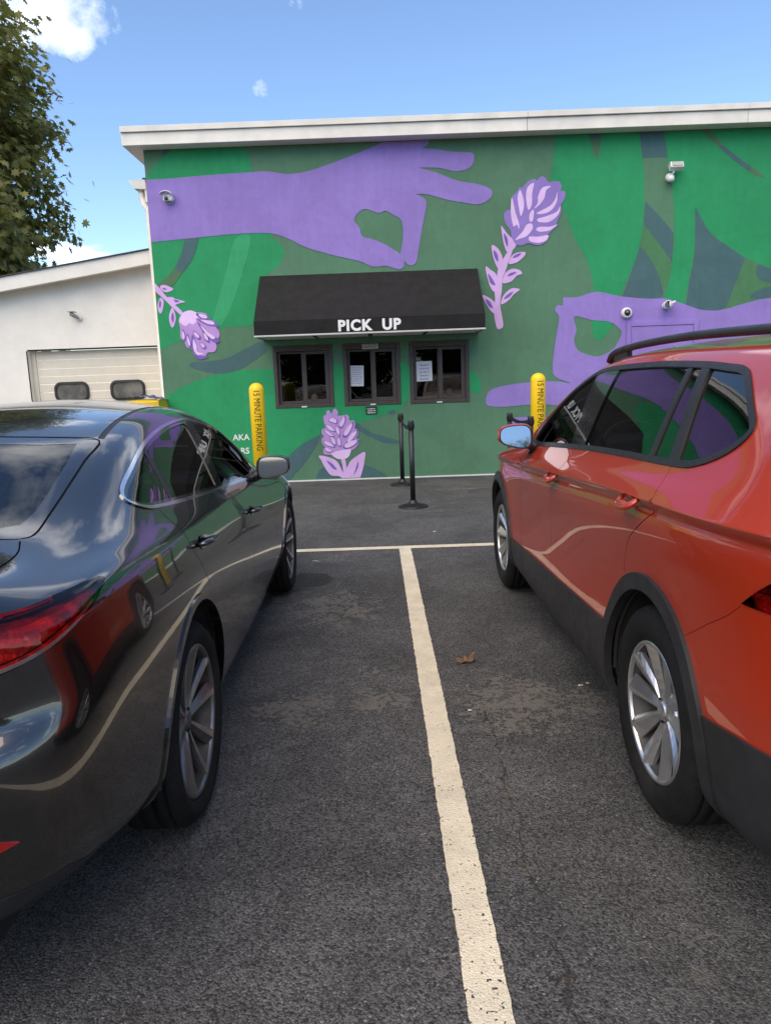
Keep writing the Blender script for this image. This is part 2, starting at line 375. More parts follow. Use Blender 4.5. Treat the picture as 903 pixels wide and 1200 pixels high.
SEDAN = [
 [(-1.06,0,0.34),(-1.105,0,0.42),(-1.115,0,0.56),(-1.122,0,0.735),(-1.063,0,0.79),(-1.064,0,0.9),(-1.085,0,1),(-1.085,0,1.07),(-1.075,0,1.105),(-1.06,0,1.122),(-1.04,0,1.13),(-1.01,0,1.133),(-0.98,0,1.134)],
 [(-1.05,0.28,0.34),(-1.095,0.3,0.42),(-1.105,0.31,0.56),(-1.112,0.31,0.735),(-1.053,0.31,0.79),(-1.054,0.31,0.9),(-1.075,0.31,1),(-1.075,0.3,1.07),(-1.062,0.28,1.103),(-1.045,0.25,1.12),(-1.02,0.2,1.128),(-0.985,0.11,1.131),(-0.95,0,1.132)],
 [(-1.01,0.52,0.34),(-1.055,0.58,0.42),(-1.068,0.6,0.56),(-1.074,0.61,0.735),(-1.018,0.61,0.79),(-1.019,0.61,0.9),(-1.03,0.6,1),(-1.025,0.57,1.062),(-1.005,0.53,1.093),(-0.98,0.46,1.11),(-0.95,0.36,1.118),(-0.915,0.19,1.122),(-0.89,0,1.124)],
 [(-0.93,0.68,0.345),(-0.965,0.755,0.43),(-0.975,0.79,0.57),(-0.9826,0.805,0.738),(-0.9374,0.805,0.802),(-0.9322,0.7968,0.9),(-0.93,0.7862,0.9898),(-0.915,0.7302,1.0404),(-0.89,0.67,1.074),(-0.865,0.58,1.092),(-0.84,0.44,1.104),(-0.82,0.22,1.111),(-0.81,0,1.113)],
 [(-0.8,0.755,0.34),(-0.81,0.835,0.42),(-0.815,0.872,0.57),(-0.8227,0.887,0.7322),(-0.8023,0.885,0.8265),(-0.7994,0.868,0.925),(-0.79,0.849,1.001),(-0.775,0.779,1.038),(-0.75,0.7,1.066),(-0.735,0.6,1.083),(-0.72,0.45,1.094),(-0.71,0.22,1.101),(-0.7,0,1.104)],
 [(-0.6,0.79,0.31),(-0.6,0.868,0.38),(-0.6,0.898,0.55),(-0.6,0.911,0.72),(-0.6,0.907,0.84),(-0.6,0.888,0.94),(-0.6,0.864,1.014),(-0.6,0.789,1.044),(-0.6,0.71,1.07),(-0.6,0.605,1.087),(-0.6,0.45,1.1),(-0.6,0.22,1.108),(-0.6,0,1.111)],
 [(-0.36,0.8,0.26),(-0.36,0.88,0.33),(-0.36,0.908,0.51),(-0.36,0.92,0.7),(-0.36,0.916,0.835),(-0.36,0.894,0.938),(-0.36,0.872,1.011),(-0.36,0.804,1.048),(-0.36,0.735,1.092),(-0.36,0.64,1.122),(-0.36,0.47,1.15),(-0.36,0.23,1.168),(-0.36,0,1.174)],
 [(0,0.8,0.21),(0,0.878,0.29),(0,0.912,0.48),(0,0.922,0.67),(0,0.916,0.82),(0,0.8938,0.926),(0,0.8762,0.9948),(0,0.8232,1.0434),(0,0.75,1.13),(0,0.655,1.212),(0,0.49,1.258),(0,0.24,1.288),(0,0,1.298)],
 [(0.42,0.8,0.19),(0.42,0.87,0.27),(0.42,0.905,0.46),(0.42,0.914,0.64),(0.42,0.906,0.795),(0.42,0.884,0.908),(0.42,0.871,0.971),(0.42,0.837,1.027),(0.42,0.752,1.17),(0.42,0.64,1.305),(0.42,0.49,1.35),(0.42,0.24,1.378),(0.42,0,1.386)],
 [(0.95,0.8,0.18),(0.95,0.866,0.26),(0.95,0.9,0.45),(0.95,0.908,0.62),(0.95,0.898,0.775),(0.95,0.881,0.885),(0.95,0.8695,0.9465),(0.95,0.8445,1.0025),(0.95,0.742,1.18),(0.95,0.63,1.338),(0.95,0.49,1.384),(0.95,0.24,1.412),(0.95,0,1.42)],
 [(1.45,0.8,0.18),(1.45,0.866,0.26),(1.45,0.898,0.44),(1.45,0.905,0.61),(1.45,0.894,0.765),(1.45,0.88,0.863),(1.45,0.864,0.923),(1.45,0.843,0.98),(1.45,0.748,1.15),(1.45,0.64,1.31),(1.45,0.49,1.365),(1.45,0.24,1.408),(1.45,0,1.42)],
 [(1.95,0.8,0.19),(1.95,0.866,0.27),(1.95,0.898,0.44),(1.95,0.906,0.61),(1.95,0.894,0.755),(1.95,0.878,0.845),(1.95,0.86,0.9),(1.95,0.836,0.95),(1.95,0.772,1.055),(1.95,0.69,1.165),(1.95,0.51,1.238),(1.95,0.25,1.298),(1.95,0,1.314)],
 [(2.38,0.8,0.2),(2.38,0.866,0.28),(2.38,0.9,0.45),(2.38,0.91,0.61),(2.38,0.9,0.745),(2.38,0.88,0.832),(2.38,0.852,0.882),(2.38,0.815,0.918),(2.38,0.765,0.95),(2.38,0.7,0.985),(2.38,0.51,1.045),(2.38,0.25,1.098),(2.38,0,1.114)],
 [(2.83,0.8,0.21),(2.83,0.862,0.29),(2.83,0.902,0.45),(2.83,0.918,0.62),(2.83,0.908,0.745),(2.83,0.878,0.822),(2.83,0.828,0.868),(2.83,0.77,0.893),(2.83,0.7,0.91),(2.83,0.61,0.925),(2.83,0.45,0.948),(2.83,0.22,0.97),(2.83,0,0.978)],
 [(3.18,0.77,0.21),(3.18,0.832,0.29),(3.18,0.872,0.45),(3.18,0.882,0.6),(3.18,0.868,0.705),(3.18,0.835,0.772),(3.18,0.78,0.812),(3.18,0.72,0.836),(3.18,0.66,0.852),(3.18,0.57,0.866),(3.18,0.42,0.886),(3.18,0.21,0.905),(3.18,0,0.912)],
 [(3.44,0.66,0.21),(3.47,0.715,0.29),(3.48,0.745,0.43),(3.475,0.745,0.56),(3.45,0.73,0.645),(3.43,0.7,0.7),(3.41,0.655,0.745),(3.39,0.61,0.775),(3.38,0.55,0.795),(3.37,0.47,0.812),(3.36,0.35,0.832),(3.36,0.18,0.852),(3.36,0,0.86)],
 [(3.6,0.36,0.21),(3.64,0.39,0.29),(3.65,0.4,0.42),(3.64,0.4,0.54),(3.62,0.4,0.62),(3.6,0.39,0.67),(3.58,0.37,0.712),(3.56,0.35,0.742),(3.54,0.32,0.762),(3.52,0.27,0.778),(3.51,0.2,0.792),(3.5,0.1,0.806),(3.5,0,0.812)],
 [(3.66,0,0.21),(3.7,0,0.29),(3.71,0,0.42),(3.7,0,0.54),(3.68,0,0.62),(3.66,0,0.665),(3.64,0,0.7),(3.62,0,0.725),(3.605,0,0.745),(3.59,0,0.76),(3.58,0,0.77),(3.57,0,0.778),(3.56,0,0.784)],
]
SUV = [
 [(-0.96,0,0.31),(-1.02,0,0.4),(-1.03,0,0.6),(-1.02,0,0.7),(-1,0,0.8),(-0.99,0,0.92),(-0.986,0,1.008),(-0.985,0,1.03),(-0.985,0,1.066),(-0.9812,0,1.079),(-0.96,0,1.13),(-0.92,0,1.2),(-0.84,0,1.34),(-0.76,0,1.47),(-0.8,0,1.508),(-0.8,0,1.528),(-0.76,0,1.537)],
 [(-0.95,0.3,0.31),(-1.01,0.31,0.4),(-1.02,0.32,0.6),(-1.01,0.32,0.7),(-0.99,0.32,0.8),(-0.98,0.32,0.92),(-0.976,0.32,1.008),(-0.975,0.32,1.03),(-0.975,0.32,1.066),(-0.9712,0.32,1.079),(-0.95,0.32,1.13),(-0.91,0.31,1.2),(-0.83,0.3,1.34),(-0.75,0.29,1.47),(-0.79,0.27,1.508),(-0.78,0.14,1.53),(-0.72,0,1.541)],
 [(-0.92,0.56,0.3),(-0.975,0.59,0.39),(-0.985,0.6,0.59),(-0.975,0.6,0.69),(-0.96,0.6,0.8),(-0.95,0.605,0.93),(-0.946,0.605,1.014),(-0.945,0.605,1.035),(-0.9495,0.6095,1.071),(-0.9455,0.6092,1.0847),(-0.92,0.605,1.14),(-0.88,0.59,1.21),(-0.8,0.565,1.345),(-0.72,0.53,1.47),(-0.74,0.47,1.508),(-0.7,0.24,1.535),(-0.64,0,1.548)],
 [(-0.85,0.71,0.28),(-0.885,0.765,0.37),(-0.895,0.785,0.58),(-0.89,0.79,0.69),(-0.88,0.79,0.8),(-0.87,0.796,0.995),(-0.865,0.791,1.046),(-0.865,0.79,1.056),(-0.87,0.803,1.086),(-0.87,0.803,1.096),(-0.85,0.785,1.15),(-0.82,0.755,1.23),(-0.74,0.695,1.36),(-0.66,0.635,1.475),(-0.62,0.55,1.51),(-0.57,0.28,1.544),(-0.53,0,1.556)],
 [(-0.72,0.78,0.25),(-0.735,0.85,0.34),(-0.74,0.875,0.57),(-0.74,0.88,0.68),(-0.735,0.878,0.8),(-0.73,0.879,0.997),(-0.73,0.869,1.048),(-0.73,0.867,1.058),(-0.735,0.893,1.088),(-0.735,0.893,1.098),(-0.72,0.862,1.155),(-0.7,0.818,1.24),(-0.63,0.75,1.365),(-0.55,0.675,1.483),(-0.5,0.575,1.515),(-0.45,0.29,1.552),(-0.42,0,1.564)],
 [(-0.48,0.8,0.22),(-0.48,0.886,0.31),(-0.48,0.912,0.54),(-0.48,0.914,0.66),(-0.48,0.91,0.8),(-0.48,0.913,0.988),(-0.48,0.903,1.039),(-0.48,0.901,1.049),(-0.48,0.927,1.079),(-0.48,0.927,1.089),(-0.48,0.894,1.142),(-0.48,0.852,1.215),(-0.48,0.775,1.36),(-0.48,0.69,1.487),(-0.48,0.585,1.525),(-0.48,0.3,1.562),(-0.48,0,1.574)],
 [(-0.15,0.81,0.22),(-0.15,0.9,0.3),(-0.15,0.918,0.51),(-0.15,0.916,0.63),(-0.15,0.912,0.78),(-0.15,0.919,0.975),(-0.15,0.909,1.026),(-0.15,0.907,1.036),(-0.15,0.933,1.066),(-0.15,0.933,1.076),(-0.15,0.902,1.125),(-0.15,0.862,1.182),(-0.15,0.782,1.35),(-0.15,0.695,1.49),(-0.15,0.59,1.538),(-0.15,0.3,1.576),(-0.15,0,1.588)],
 [(0.25,0.81,0.2),(0.25,0.9,0.28),(0.25,0.914,0.5),(0.25,0.908,0.62),(0.25,0.906,0.78),(0.25,0.915,0.963),(0.25,0.905,1.014),(0.25,0.903,1.024),(0.25,0.929,1.054),(0.25,0.929,1.064),(0.25,0.902,1.11),(0.25,0.866,1.16),(0.25,0.783,1.345),(0.25,0.698,1.494),(0.25,0.595,1.546),(0.25,0.3,1.584),(0.25,0,1.596)],
 [(0.7,0.81,0.19),(0.7,0.898,0.27),(0.7,0.91,0.48),(0.7,0.902,0.6),(0.7,0.9,0.76),(0.7,0.911,0.939),(0.7,0.901,0.99),(0.7,0.899,1),(0.7,0.925,1.03),(0.7,0.925,1.04),(0.7,0.9,1.086),(0.7,0.867,1.138),(0.7,0.784,1.335),(0.7,0.7,1.493),(0.7,0.6,1.55),(0.7,0.3,1.588),(0.7,0,1.6)],
 [(1.15,0.81,0.19),(1.15,0.898,0.27),(1.15,0.91,0.47),(1.15,0.902,0.59),(1.15,0.9,0.75),(1.15,0.91,0.913),(1.15,0.9,0.964),(1.15,0.898,0.974),(1.15,0.924,1.004),(1.15,0.924,1.014),(1.15,0.9,1.062),(1.15,0.868,1.117),(1.15,0.786,1.318),(1.15,0.705,1.47),(1.15,0.6,1.534),(1.15,0.3,1.576),(1.15,0,1.589)],
 [(1.6,0.81,0.19),(1.6,0.898,0.27),(1.6,0.91,0.46),(1.6,0.902,0.58),(1.6,0.9,0.74),(1.6,0.91,0.888),(1.6,0.9,0.939),(1.6,0.898,0.949),(1.6,0.924,0.979),(1.6,0.924,0.989),(1.6,0.9,1.038),(1.6,0.868,1.093),(1.6,0.8,1.24),(1.6,0.727,1.375),(1.6,0.61,1.455),(1.6,0.3,1.52),(1.6,0,1.538)],
 [(2.02,0.81,0.2),(2.02,0.898,0.28),(2.02,0.912,0.46),(2.02,0.904,0.58),(2.02,0.903,0.73),(2.02,0.91,0.867),(2.02,0.9,0.918),(2.02,0.898,0.928),(2.02,0.924,0.958),(2.02,0.924,0.968),(2.02,0.895,1.012),(2.02,0.86,1.058),(2.02,0.818,1.14),(2.02,0.762,1.23),(2.02,0.62,1.305),(2.02,0.3,1.375),(2.02,0,1.392)],
 [(2.4,0.81,0.21),(2.4,0.898,0.29),(2.4,0.916,0.47),(2.4,0.914,0.58),(2.4,0.912,0.73),(2.4,0.909,0.851),(2.4,0.899,0.902),(2.4,0.897,0.912),(2.4,0.923,0.942),(2.4,0.923,0.952),(2.4,0.885,0.988),(2.4,0.842,1.022),(2.4,0.808,1.052),(2.4,0.762,1.085),(2.4,0.62,1.13),(2.4,0.3,1.185),(2.4,0,1.2)],
 [(2.79,0.81,0.22),(2.79,0.896,0.3),(2.79,0.918,0.48),(2.79,0.922,0.59),(2.79,0.92,0.73),(2.79,0.906,0.833),(2.79,0.901,0.884),(2.79,0.9,0.894),(2.79,0.913,0.924),(2.79,0.913,0.934),(2.79,0.868,0.962),(2.79,0.82,0.984),(2.79,0.78,0.998),(2.79,0.72,1.012),(2.79,0.59,1.032),(2.79,0.3,1.06),(2.79,0,1.07)],
 [(3.15,0.78,0.22),(3.15,0.858,0.3),(3.15,0.885,0.46),(3.15,0.888,0.57),(3.15,0.884,0.7),(3.15,0.851,0.793),(3.15,0.846,0.844),(3.15,0.845,0.854),(3.15,0.858,0.884),(3.15,0.858,0.894),(3.15,0.81,0.92),(3.15,0.77,0.938),(3.15,0.73,0.952),(3.15,0.67,0.966),(3.15,0.54,0.984),(3.15,0.28,1.006),(3.15,0,1.014)],
 [(3.4,0.66,0.22),(3.44,0.72,0.3),(3.455,0.745,0.45),(3.455,0.75,0.56),(3.45,0.745,0.68),(3.43,0.73,0.77),(3.414,0.714,0.814),(3.41,0.71,0.825),(3.401,0.701,0.8457),(3.3977,0.6947,0.8516),(3.385,0.665,0.872),(3.37,0.63,0.888),(3.36,0.59,0.9),(3.35,0.53,0.912),(3.345,0.42,0.928),(3.34,0.21,0.946),(3.34,0,0.954)],
 [(3.56,0.36,0.22),(3.6,0.39,0.3),(3.61,0.4,0.44),(3.605,0.4,0.55),(3.6,0.4,0.66),(3.585,0.395,0.74),(3.573,0.387,0.784),(3.57,0.385,0.795),(3.561,0.3805,0.8157),(3.5585,0.377,0.8213),(3.55,0.36,0.84),(3.54,0.34,0.856),(3.525,0.31,0.868),(3.515,0.27,0.88),(3.505,0.2,0.892),(3.5,0.1,0.904),(3.5,0,0.91)],
 [(3.61,0,0.22),(3.65,0,0.3),(3.66,0,0.44),(3.655,0,0.55),(3.65,0,0.66),(3.64,0,0.74),(3.632,0,0.78),(3.63,0,0.79),(3.621,0,0.8098),(3.6185,0,0.815),(3.61,0,0.832),(3.6,0,0.846),(3.59,0,0.857),(3.58,0,0.866),(3.57,0,0.875),(3.565,0,0.882),(3.56,0,0.886)],
]
# mural shapes on the wall plane: name, layer, paint, outline (x, z) in metres, holes, smooth, flower
MURAL = [
 ('painted_leaf',1,'green',[(-3.282,4.362),(-3.159,4.527),(-2.989,4.679),(-2.82,4.83),(-2.82,4.83),(-1.886,4.831),(-1.886,4.831),(-1.816,4.627),(-1.782,4.423),(-1.792,4.264),(-1.792,4.264),(-3.297,4.203)],[],None),
 ('painted_band',2,'slate',[(-3.014,4.803),(-3.014,4.803),(-2.785,4.817),(-2.785,4.817),(-2.9,4.732),(-3.015,4.657),(-3.015,4.657)],[],None),
 ('painted_leaf',1,'green',[(-3.307,3.685),(-3.307,3.685),(-1.672,3.675),(-1.559,3.531),(-1.386,3.362),(-1.43,3.235),(-1.486,3.131),(-1.665,3.019),(-1.768,2.749),(-1.866,2.392),(-1.909,2.309),(-1.909,2.309),(-2.333,2.299),(-2.675,2.238),(-3.061,2.106),(-3.296,2.004),(-3.296,2.004)],[],None),
 ('painted_leaf',2,'green_light',[(-2.255,3.039),(-2.086,3.515),(-1.863,3.554),(-1.948,3.206),(-2.201,2.584),(-2.381,2.325),(-2.507,2.317)],[],None),
 ('painted_band',3,'slate',[(-2.783,3.586),(-2.783,3.586),(-2.582,3.59),(-2.582,3.59),(-2.704,3.279),(-2.881,3.073),(-2.881,3.073),(-2.973,3.159),(-2.973,3.159),(-2.871,3.344)],[],None),
 ('painted_band',3,'olive',[(-2.973,3.159),(-2.973,3.159),(-2.881,3.073),(-2.881,3.073),(-3.017,2.923),(-3.151,2.809),(-3.318,2.743),(-3.318,2.743),(-3.317,2.886),(-3.317,2.886),(-3.147,2.999)],[],None),
 ('painted_leaf',1,'green',[(-3.292,1.323),(-3.292,1.323),(-2.974,1.486),(-2.624,1.598),(-2.24,1.672),(-1.95,1.686),(-1.648,1.676),(-1.27,1.687),(-0.703,1.704),(-0.263,1.726),(0.302,1.694),(0.357,1.457),(0.325,1.196),(0.219,1.05),(0.103,1.003),(-0.347,0.867),(-0.604,0.813),(-0.785,0.769),(-0.992,0.699),(-1.268,0.569),(-1.469,0.409),(-1.676,0.171),(-1.777,-0.007),(-1.777,-0.007),(-3.304,-0.019),(-3.304,-0.019)],[],None),
 ('painted_band',2,'slate',[(-2.873,1.777),(-2.822,1.821),(-2.585,1.829),(-2.322,1.862),(-2.029,1.99),(-1.811,2.086),(-1.743,2.049),(-1.75,1.934),(-1.947,1.802),(-2.144,1.693),(-2.385,1.643),(-2.62,1.675),(-2.806,1.728)],[],None),
 ('painted_band',2,'slate',[(-0.992,0.699),(-0.992,0.699),(-1.268,0.569),(-1.496,0.384),(-1.634,0.221),(-1.621,0),(-1.491,0.022),(-1.421,0.11),(-1.244,0.298),(-1.078,0.524)],[],None),
 ('painted_band',2,'slate',[(-0.45,0.846),(-0.363,0.792),(-0.226,0.698),(0.064,0.599),(0.177,0.549),(0.087,0.521),(-0.104,0.559),(-0.354,0.695),(-0.54,0.811)],[],None),
 ('painted_band',2,'slate',[(-1.104,0.008),(-1.104,0.008),(-1.018,0.187),(-0.706,0.254),(-0.373,0.216),(-0.158,0.131),(0.019,0.008),(0.019,0.008)],[],None),
 ('painted_leaf',1,'green',[(1.218,1.674),(1.261,1.586),(1.353,1.484),(1.411,1.358),(1.394,1.259),(1.344,1.223),(1.261,1.251),(1.188,1.366)],[],None),
 ('painted_leaf',2,'slate',[(0.014,0.994),(0.104,1.028),(0.127,0.977),(0.063,0.954)],[],None),
 ('painted_leaf',1,'green',[(2.494,4.778),(2.494,4.778),(2.46,4.399),(2.425,4.151),(2.584,3.826),(2.757,3.392),(2.944,3.058),(3.02,2.82),(3.074,2.496),(3.074,2.496),(3.42,2.484),(3.42,2.484),(3.514,2.743),(3.608,2.941),(3.687,3.208),(3.73,3.44),(3.746,3.785),(3.72,4.332),(3.637,4.805),(3.637,4.805)],[],None),
 ('painted_band',2,'slate',[(2.923,4.807),(2.923,4.807),(3.132,4.806),(3.132,4.806),(3.121,4.667),(3.121,4.667),(2.972,4.678),(2.972,4.678)],[],None),
 ('painted_band',2,'olive',[(2.972,4.678),(2.972,4.678),(3.121,4.667),(3.121,4.667),(3.105,4.533),(3.08,4.411),(3.08,4.411),(3.022,4.514)],[],None),
 ('painted_band',2,'slate',[(3.637,4.816),(3.637,4.816),(3.974,4.815),(3.974,4.815),(4.023,4.613),(4.065,4.41),(4.065,4.41),(3.706,4.417),(3.706,4.417),(3.677,4.625)],[],None),
 ('painted_leaf',1,'green',[(3.969,4.815),(3.969,4.815),(4.052,4.456),(4.123,4.092),(4.172,3.702),(4.187,3.226),(4.129,2.722),(4.061,2.545),(4.061,2.545),(4.164,2.41),(4.363,2.379),(4.363,2.379),(4.413,2.712),(4.473,3.064),(4.48,3.414),(4.473,3.726),(4.473,3.726),(4.705,3.371),(4.932,3.2),(5.221,3.014),(5.597,2.86),(6.555,2.637),(9.005,2.67),(12.553,3.363),(12.553,3.363),(12.309,4.811),(12.309,4.811)],[],None),
 ('painted_band',2,'slate',[(3.764,3.831),(3.764,3.831),(3.968,3.628),(4.175,3.393),(4.175,3.393),(4.17,2.985),(4.17,2.985),(4.004,3.212),(3.747,3.526),(3.747,3.526)],[],None),
 ('painted_band',1.5,'olive_light',[(3.747,3.526),(3.747,3.526),(4.004,3.212),(4.17,2.985),(4.17,2.985),(4.129,2.722),(4.047,2.606),(4.006,2.726),(3.863,3.026),(3.699,3.231),(3.699,3.231)],[],None),
 ('painted_band',1.5,'slate',[(3.699,3.22),(3.699,3.22),(3.863,3.026),(3.979,2.822),(4.061,2.545),(4.061,2.545),(3.915,2.467),(3.445,2.483),(3.445,2.483),(3.538,2.742),(3.608,2.941)],[],None),
 ('painted_band',1.5,'slate',[(4.473,3.726),(4.473,3.726),(4.705,3.371),(4.932,3.2),(5.209,3.015),(5.209,3.015),(5.146,2.805),(5.08,2.629),(4.97,2.334),(4.97,2.334),(4.725,2.27),(4.387,2.378),(4.387,2.378),(4.425,2.711),(4.484,3.122)],[],None),
 ('painted_band',2,'olive_light',[(4.737,3.347),(4.781,3.31),(4.726,3.172),(4.684,3.001),(4.659,2.703),(4.693,2.32),(4.694,2.296),(4.593,2.347),(4.59,2.587),(4.599,2.812),(4.683,3.185)],[],None),
 ('painted_band',1.5,'olive_light',[(5.209,3.015),(5.209,3.015),(5.597,2.86),(6.311,2.61),(7.546,2.531),(7.561,2.364),(6.326,2.383),(5.621,2.407),(4.97,2.334),(5.08,2.629)],[],None),
 ('painted_band',2,'slate',[(5.398,2.914),(5.598,2.836),(5.874,2.732),(5.756,2.641),(5.508,2.673),(5.393,2.761)],[],None),
 ('painted_band',2,'slate',[(5.31,2.466),(5.452,2.568),(5.636,2.598),(6.07,2.535),(5.954,2.42),(5.584,2.421)],[],None),
 ('painted_band',2,'olive',[(4.457,4.809),(4.457,4.809),(4.576,4.805),(4.576,4.805),(4.725,4.649),(4.837,4.535),(4.837,4.535),(4.766,4.52),(4.766,4.52),(4.605,4.66)],[],None),
 ('painted_band',2,'slate',[(4.766,4.52),(4.766,4.52),(4.837,4.535),(4.837,4.535),(5.06,4.364),(5.246,4.239),(5.246,4.239),(5.213,4.179),(5.213,4.179),(4.946,4.368)],[],None),
 ('painted_band',2,'olive',[(5.246,4.239),(5.246,4.239),(5.345,4.174),(5.446,4.08),(5.446,4.08),(5.324,4.118),(5.213,4.179),(5.213,4.179)],[],None),
 ('painted_leaf',2,'green_light',[(5.517,4.739),(5.849,4.168),(5.829,3.482),(6.055,2.773),(6.49,2.687),(6.898,2.979),(6.948,3.902),(6.642,4.788),(6.642,4.788),(5.515,4.784),(5.515,4.784)],[],None),
 ('painted_band',2,'slate',[(7.59,4.777),(7.59,4.777),(8.064,4.783),(8.064,4.783),(8.334,3.854),(8.267,2.696),(7.966,2.647),(7.984,3.752)],[],None),
 ('painted_band',2,'olive_light',[(8.774,4.78),(8.774,4.78),(9.719,4.78),(9.719,4.78),(9.48,3.814),(8.979,2.907),(8.746,2.797),(8.998,3.831)],[],None),
 ('painted_leaf',1,'green',[(7.054,0.912),(7.655,1.265),(8.573,0.859),(9.53,0.192),(9.561,-0.078),(9.561,-0.078),(7.002,-0.093),(7.002,-0.093)],[],None),
 ('painted_band',2,'slate',[(5.683,0.581),(6.43,0.808),(6.956,0.537),(7.13,-0.084),(7.13,-0.084),(5.463,-0.091),(5.463,-0.091)],[],None),
 ('painted_leaf',1,'green',[(9.473,0.702),(10.548,1.164),(11.912,1.24),(12.937,1.08),(12.937,1.08),(13.134,-0.087),(13.134,-0.087),(9.562,-0.091),(9.562,-0.091)],[],None),
 ('painted_leaf',1,'green',[(3.053,2.232),(3.301,2.224),(3.315,2.126),(3.231,1.99),(3.107,1.931),(3.043,2.051)],[],None),
 ('painted_hand',4,'purple',[(-3.294,4.362),(-3.294,4.362),(-2.883,4.371),(-2.343,4.397),(-1.806,4.412),(-1.565,4.415),(-1.279,4.371),(-1.012,4.396),(-0.738,4.465),(-0.415,4.567),(-0.091,4.679),(0.204,4.791),(0.204,4.791),(0.748,4.789),(0.748,4.789),(0.703,4.696),(0.624,4.642),(0.624,4.642),(0.809,4.625),(1.072,4.582),(1.311,4.562),(1.346,4.483),(1.284,4.367),(1.091,4.322),(0.857,4.376),(0.563,4.392),(0.563,4.392),(0.802,4.321),(1.119,4.197),(1.401,4.141),(1.581,4.061),(1.568,3.946),(1.397,3.874),(1.156,3.91),(0.951,3.952),(0.686,4.03),(0.518,4.041),(0.518,4.041),(0.644,3.974),(0.658,3.859),(0.596,3.584),(0.533,3.272),(0.492,3.109),(0.405,3.076),(0.328,3.138),(0.328,3.138),(0.312,3.056),(0.231,3.029),(0.061,3.082),(-0.124,3.077),(-0.317,3.16),(-0.693,3.256),(-1.067,3.374),(-1.274,3.481),(-1.484,3.564),(-1.678,3.594),(-2.13,3.592),(-2.682,3.559),(-3.292,3.522),(-3.292,3.522)],[[(-0.367,3.716),(-0.314,3.812),(-0.203,3.866),(-0.017,3.806),(0.081,3.833),(0.194,3.771),(0.301,3.693),(0.319,3.489),(0.275,3.234),(0.275,3.234),(0.071,3.37),(-0.109,3.451),(-0.26,3.498),(-0.298,3.615)]],None),
 ('painted_hand',4,'purple',[(2.604,2.554),(2.604,2.554),(2.823,2.553),(3.095,2.615),(3.419,2.544),(3.815,2.494),(4.087,2.485),(4.312,2.417),(4.617,2.31),(4.916,2.3),(5.261,2.384),(5.619,2.443),(6.567,2.47),(9.268,2.507),(12.687,2.565),(12.687,2.565),(12.937,1.08),(12.937,1.08),(9.433,1.053),(6.92,1.016),(5.714,0.707),(4.41,0.625),(3.134,0.897),(2.373,1.025),(2.12,1.033),(1.765,1.014),(1.512,1.036),(1.475,1.131),(1.539,1.258),(1.767,1.325),(2.12,1.358),(2.498,1.358),(2.725,1.325),(2.505,1.424),(2.459,1.574),(2.503,1.968),(2.551,2.262),(2.493,2.372),(2.518,2.444),(2.605,2.441),(2.605,2.441)],[[(2.776,2.278),(3.026,2.221),(3.277,2.188),(3.428,2.086),(3.455,1.988),(3.334,1.79),(3.11,1.699),(2.882,1.766),(2.805,1.833),(2.77,1.957),(2.806,2.084)]],None),
 ('painted_finger',4,'purple',[(1.839,0.728),(1.865,0.816),(1.942,0.851),(2.374,0.836),(3.39,0.762),(4.41,0.625),(4.423,0.268),(3.396,0.432),(2.374,0.595),(1.992,0.659)],[],None),
 ('painted_flower',5,'lilac',[(1.848,3.292),(1.899,3.31),(1.868,3.194),(1.816,3.059),(1.774,2.942),(1.733,2.845),(1.721,2.687),(1.699,2.528),(1.699,2.448),(1.738,2.206),(1.706,2.146),(1.644,2.158),(1.605,2.371),(1.623,2.571),(1.618,2.67),(1.651,2.867),(1.672,2.985),(1.735,3.101),(1.807,3.215)],[],'a0'),
 ('leaf',5,'lilac',[(1.718,3.568),(1.798,3.469),(1.93,3.328),(1.878,3.232),(1.807,3.206),(1.757,3.315)],[],'a'),
 ('leaf_vein',6,'violet',[(1.758,3.47),(1.808,3.391),(1.807,3.284),(1.767,3.373)],[],'a'),
 ('leaf',5,'lilac',[(1.583,3.311),(1.675,3.259),(1.735,3.14),(1.734,3.042),(1.672,2.985),(1.602,3.144)],[],'a'),
 ('leaf_vein',6,'violet',[(1.607,3.242),(1.664,3.181),(1.669,3.083),(1.623,3.144)],[],'a'),
 ('leaf',5,'lilac',[(2.062,3.197),(2.041,3.139),(1.939,3.064),(1.826,3.048),(1.868,3.155),(1.96,3.2)],[],'a'),
 ('leaf_vein',6,'violet',[(2,3.189),(1.959,3.142),(1.878,3.125),(1.919,3.169)],[],'a'),
 ('leaf',5,'lilac',[(1.488,3.011),(1.57,2.969),(1.651,2.887),(1.639,2.67),(1.557,2.732)],[],'a'),
 ('leaf_vein',6,'violet',[(1.524,2.921),(1.579,2.86),(1.629,2.759),(1.558,2.792)],[],'a'),
 ('leaf',5,'lilac',[(2.016,2.904),(1.938,2.877),(1.855,2.801),(1.732,2.785),(1.774,2.922),(1.877,2.978),(1.979,2.955)],[],'a'),
 ('leaf_vein',6,'violet',[(1.934,2.932),(1.876,2.889),(1.805,2.878),(1.846,2.92)],[],'a'),
 ('leaf',5,'lilac',[(1.442,2.617),(1.525,2.594),(1.617,2.511),(1.615,2.361),(1.533,2.434)],[],'a'),
 ('leaf_vein',6,'violet',[(1.483,2.566),(1.545,2.533),(1.591,2.442),(1.534,2.464)],[],'a'),
 ('leaf',5,'lilac',[(1.974,2.678),(1.896,2.621),(1.813,2.534),(1.709,2.488),(1.741,2.606),(1.855,2.702),(1.958,2.698)],[],'a'),
 ('leaf_vein',6,'violet',[(1.885,2.661),(1.834,2.593),(1.751,2.556),(1.793,2.615)],[],'a'),
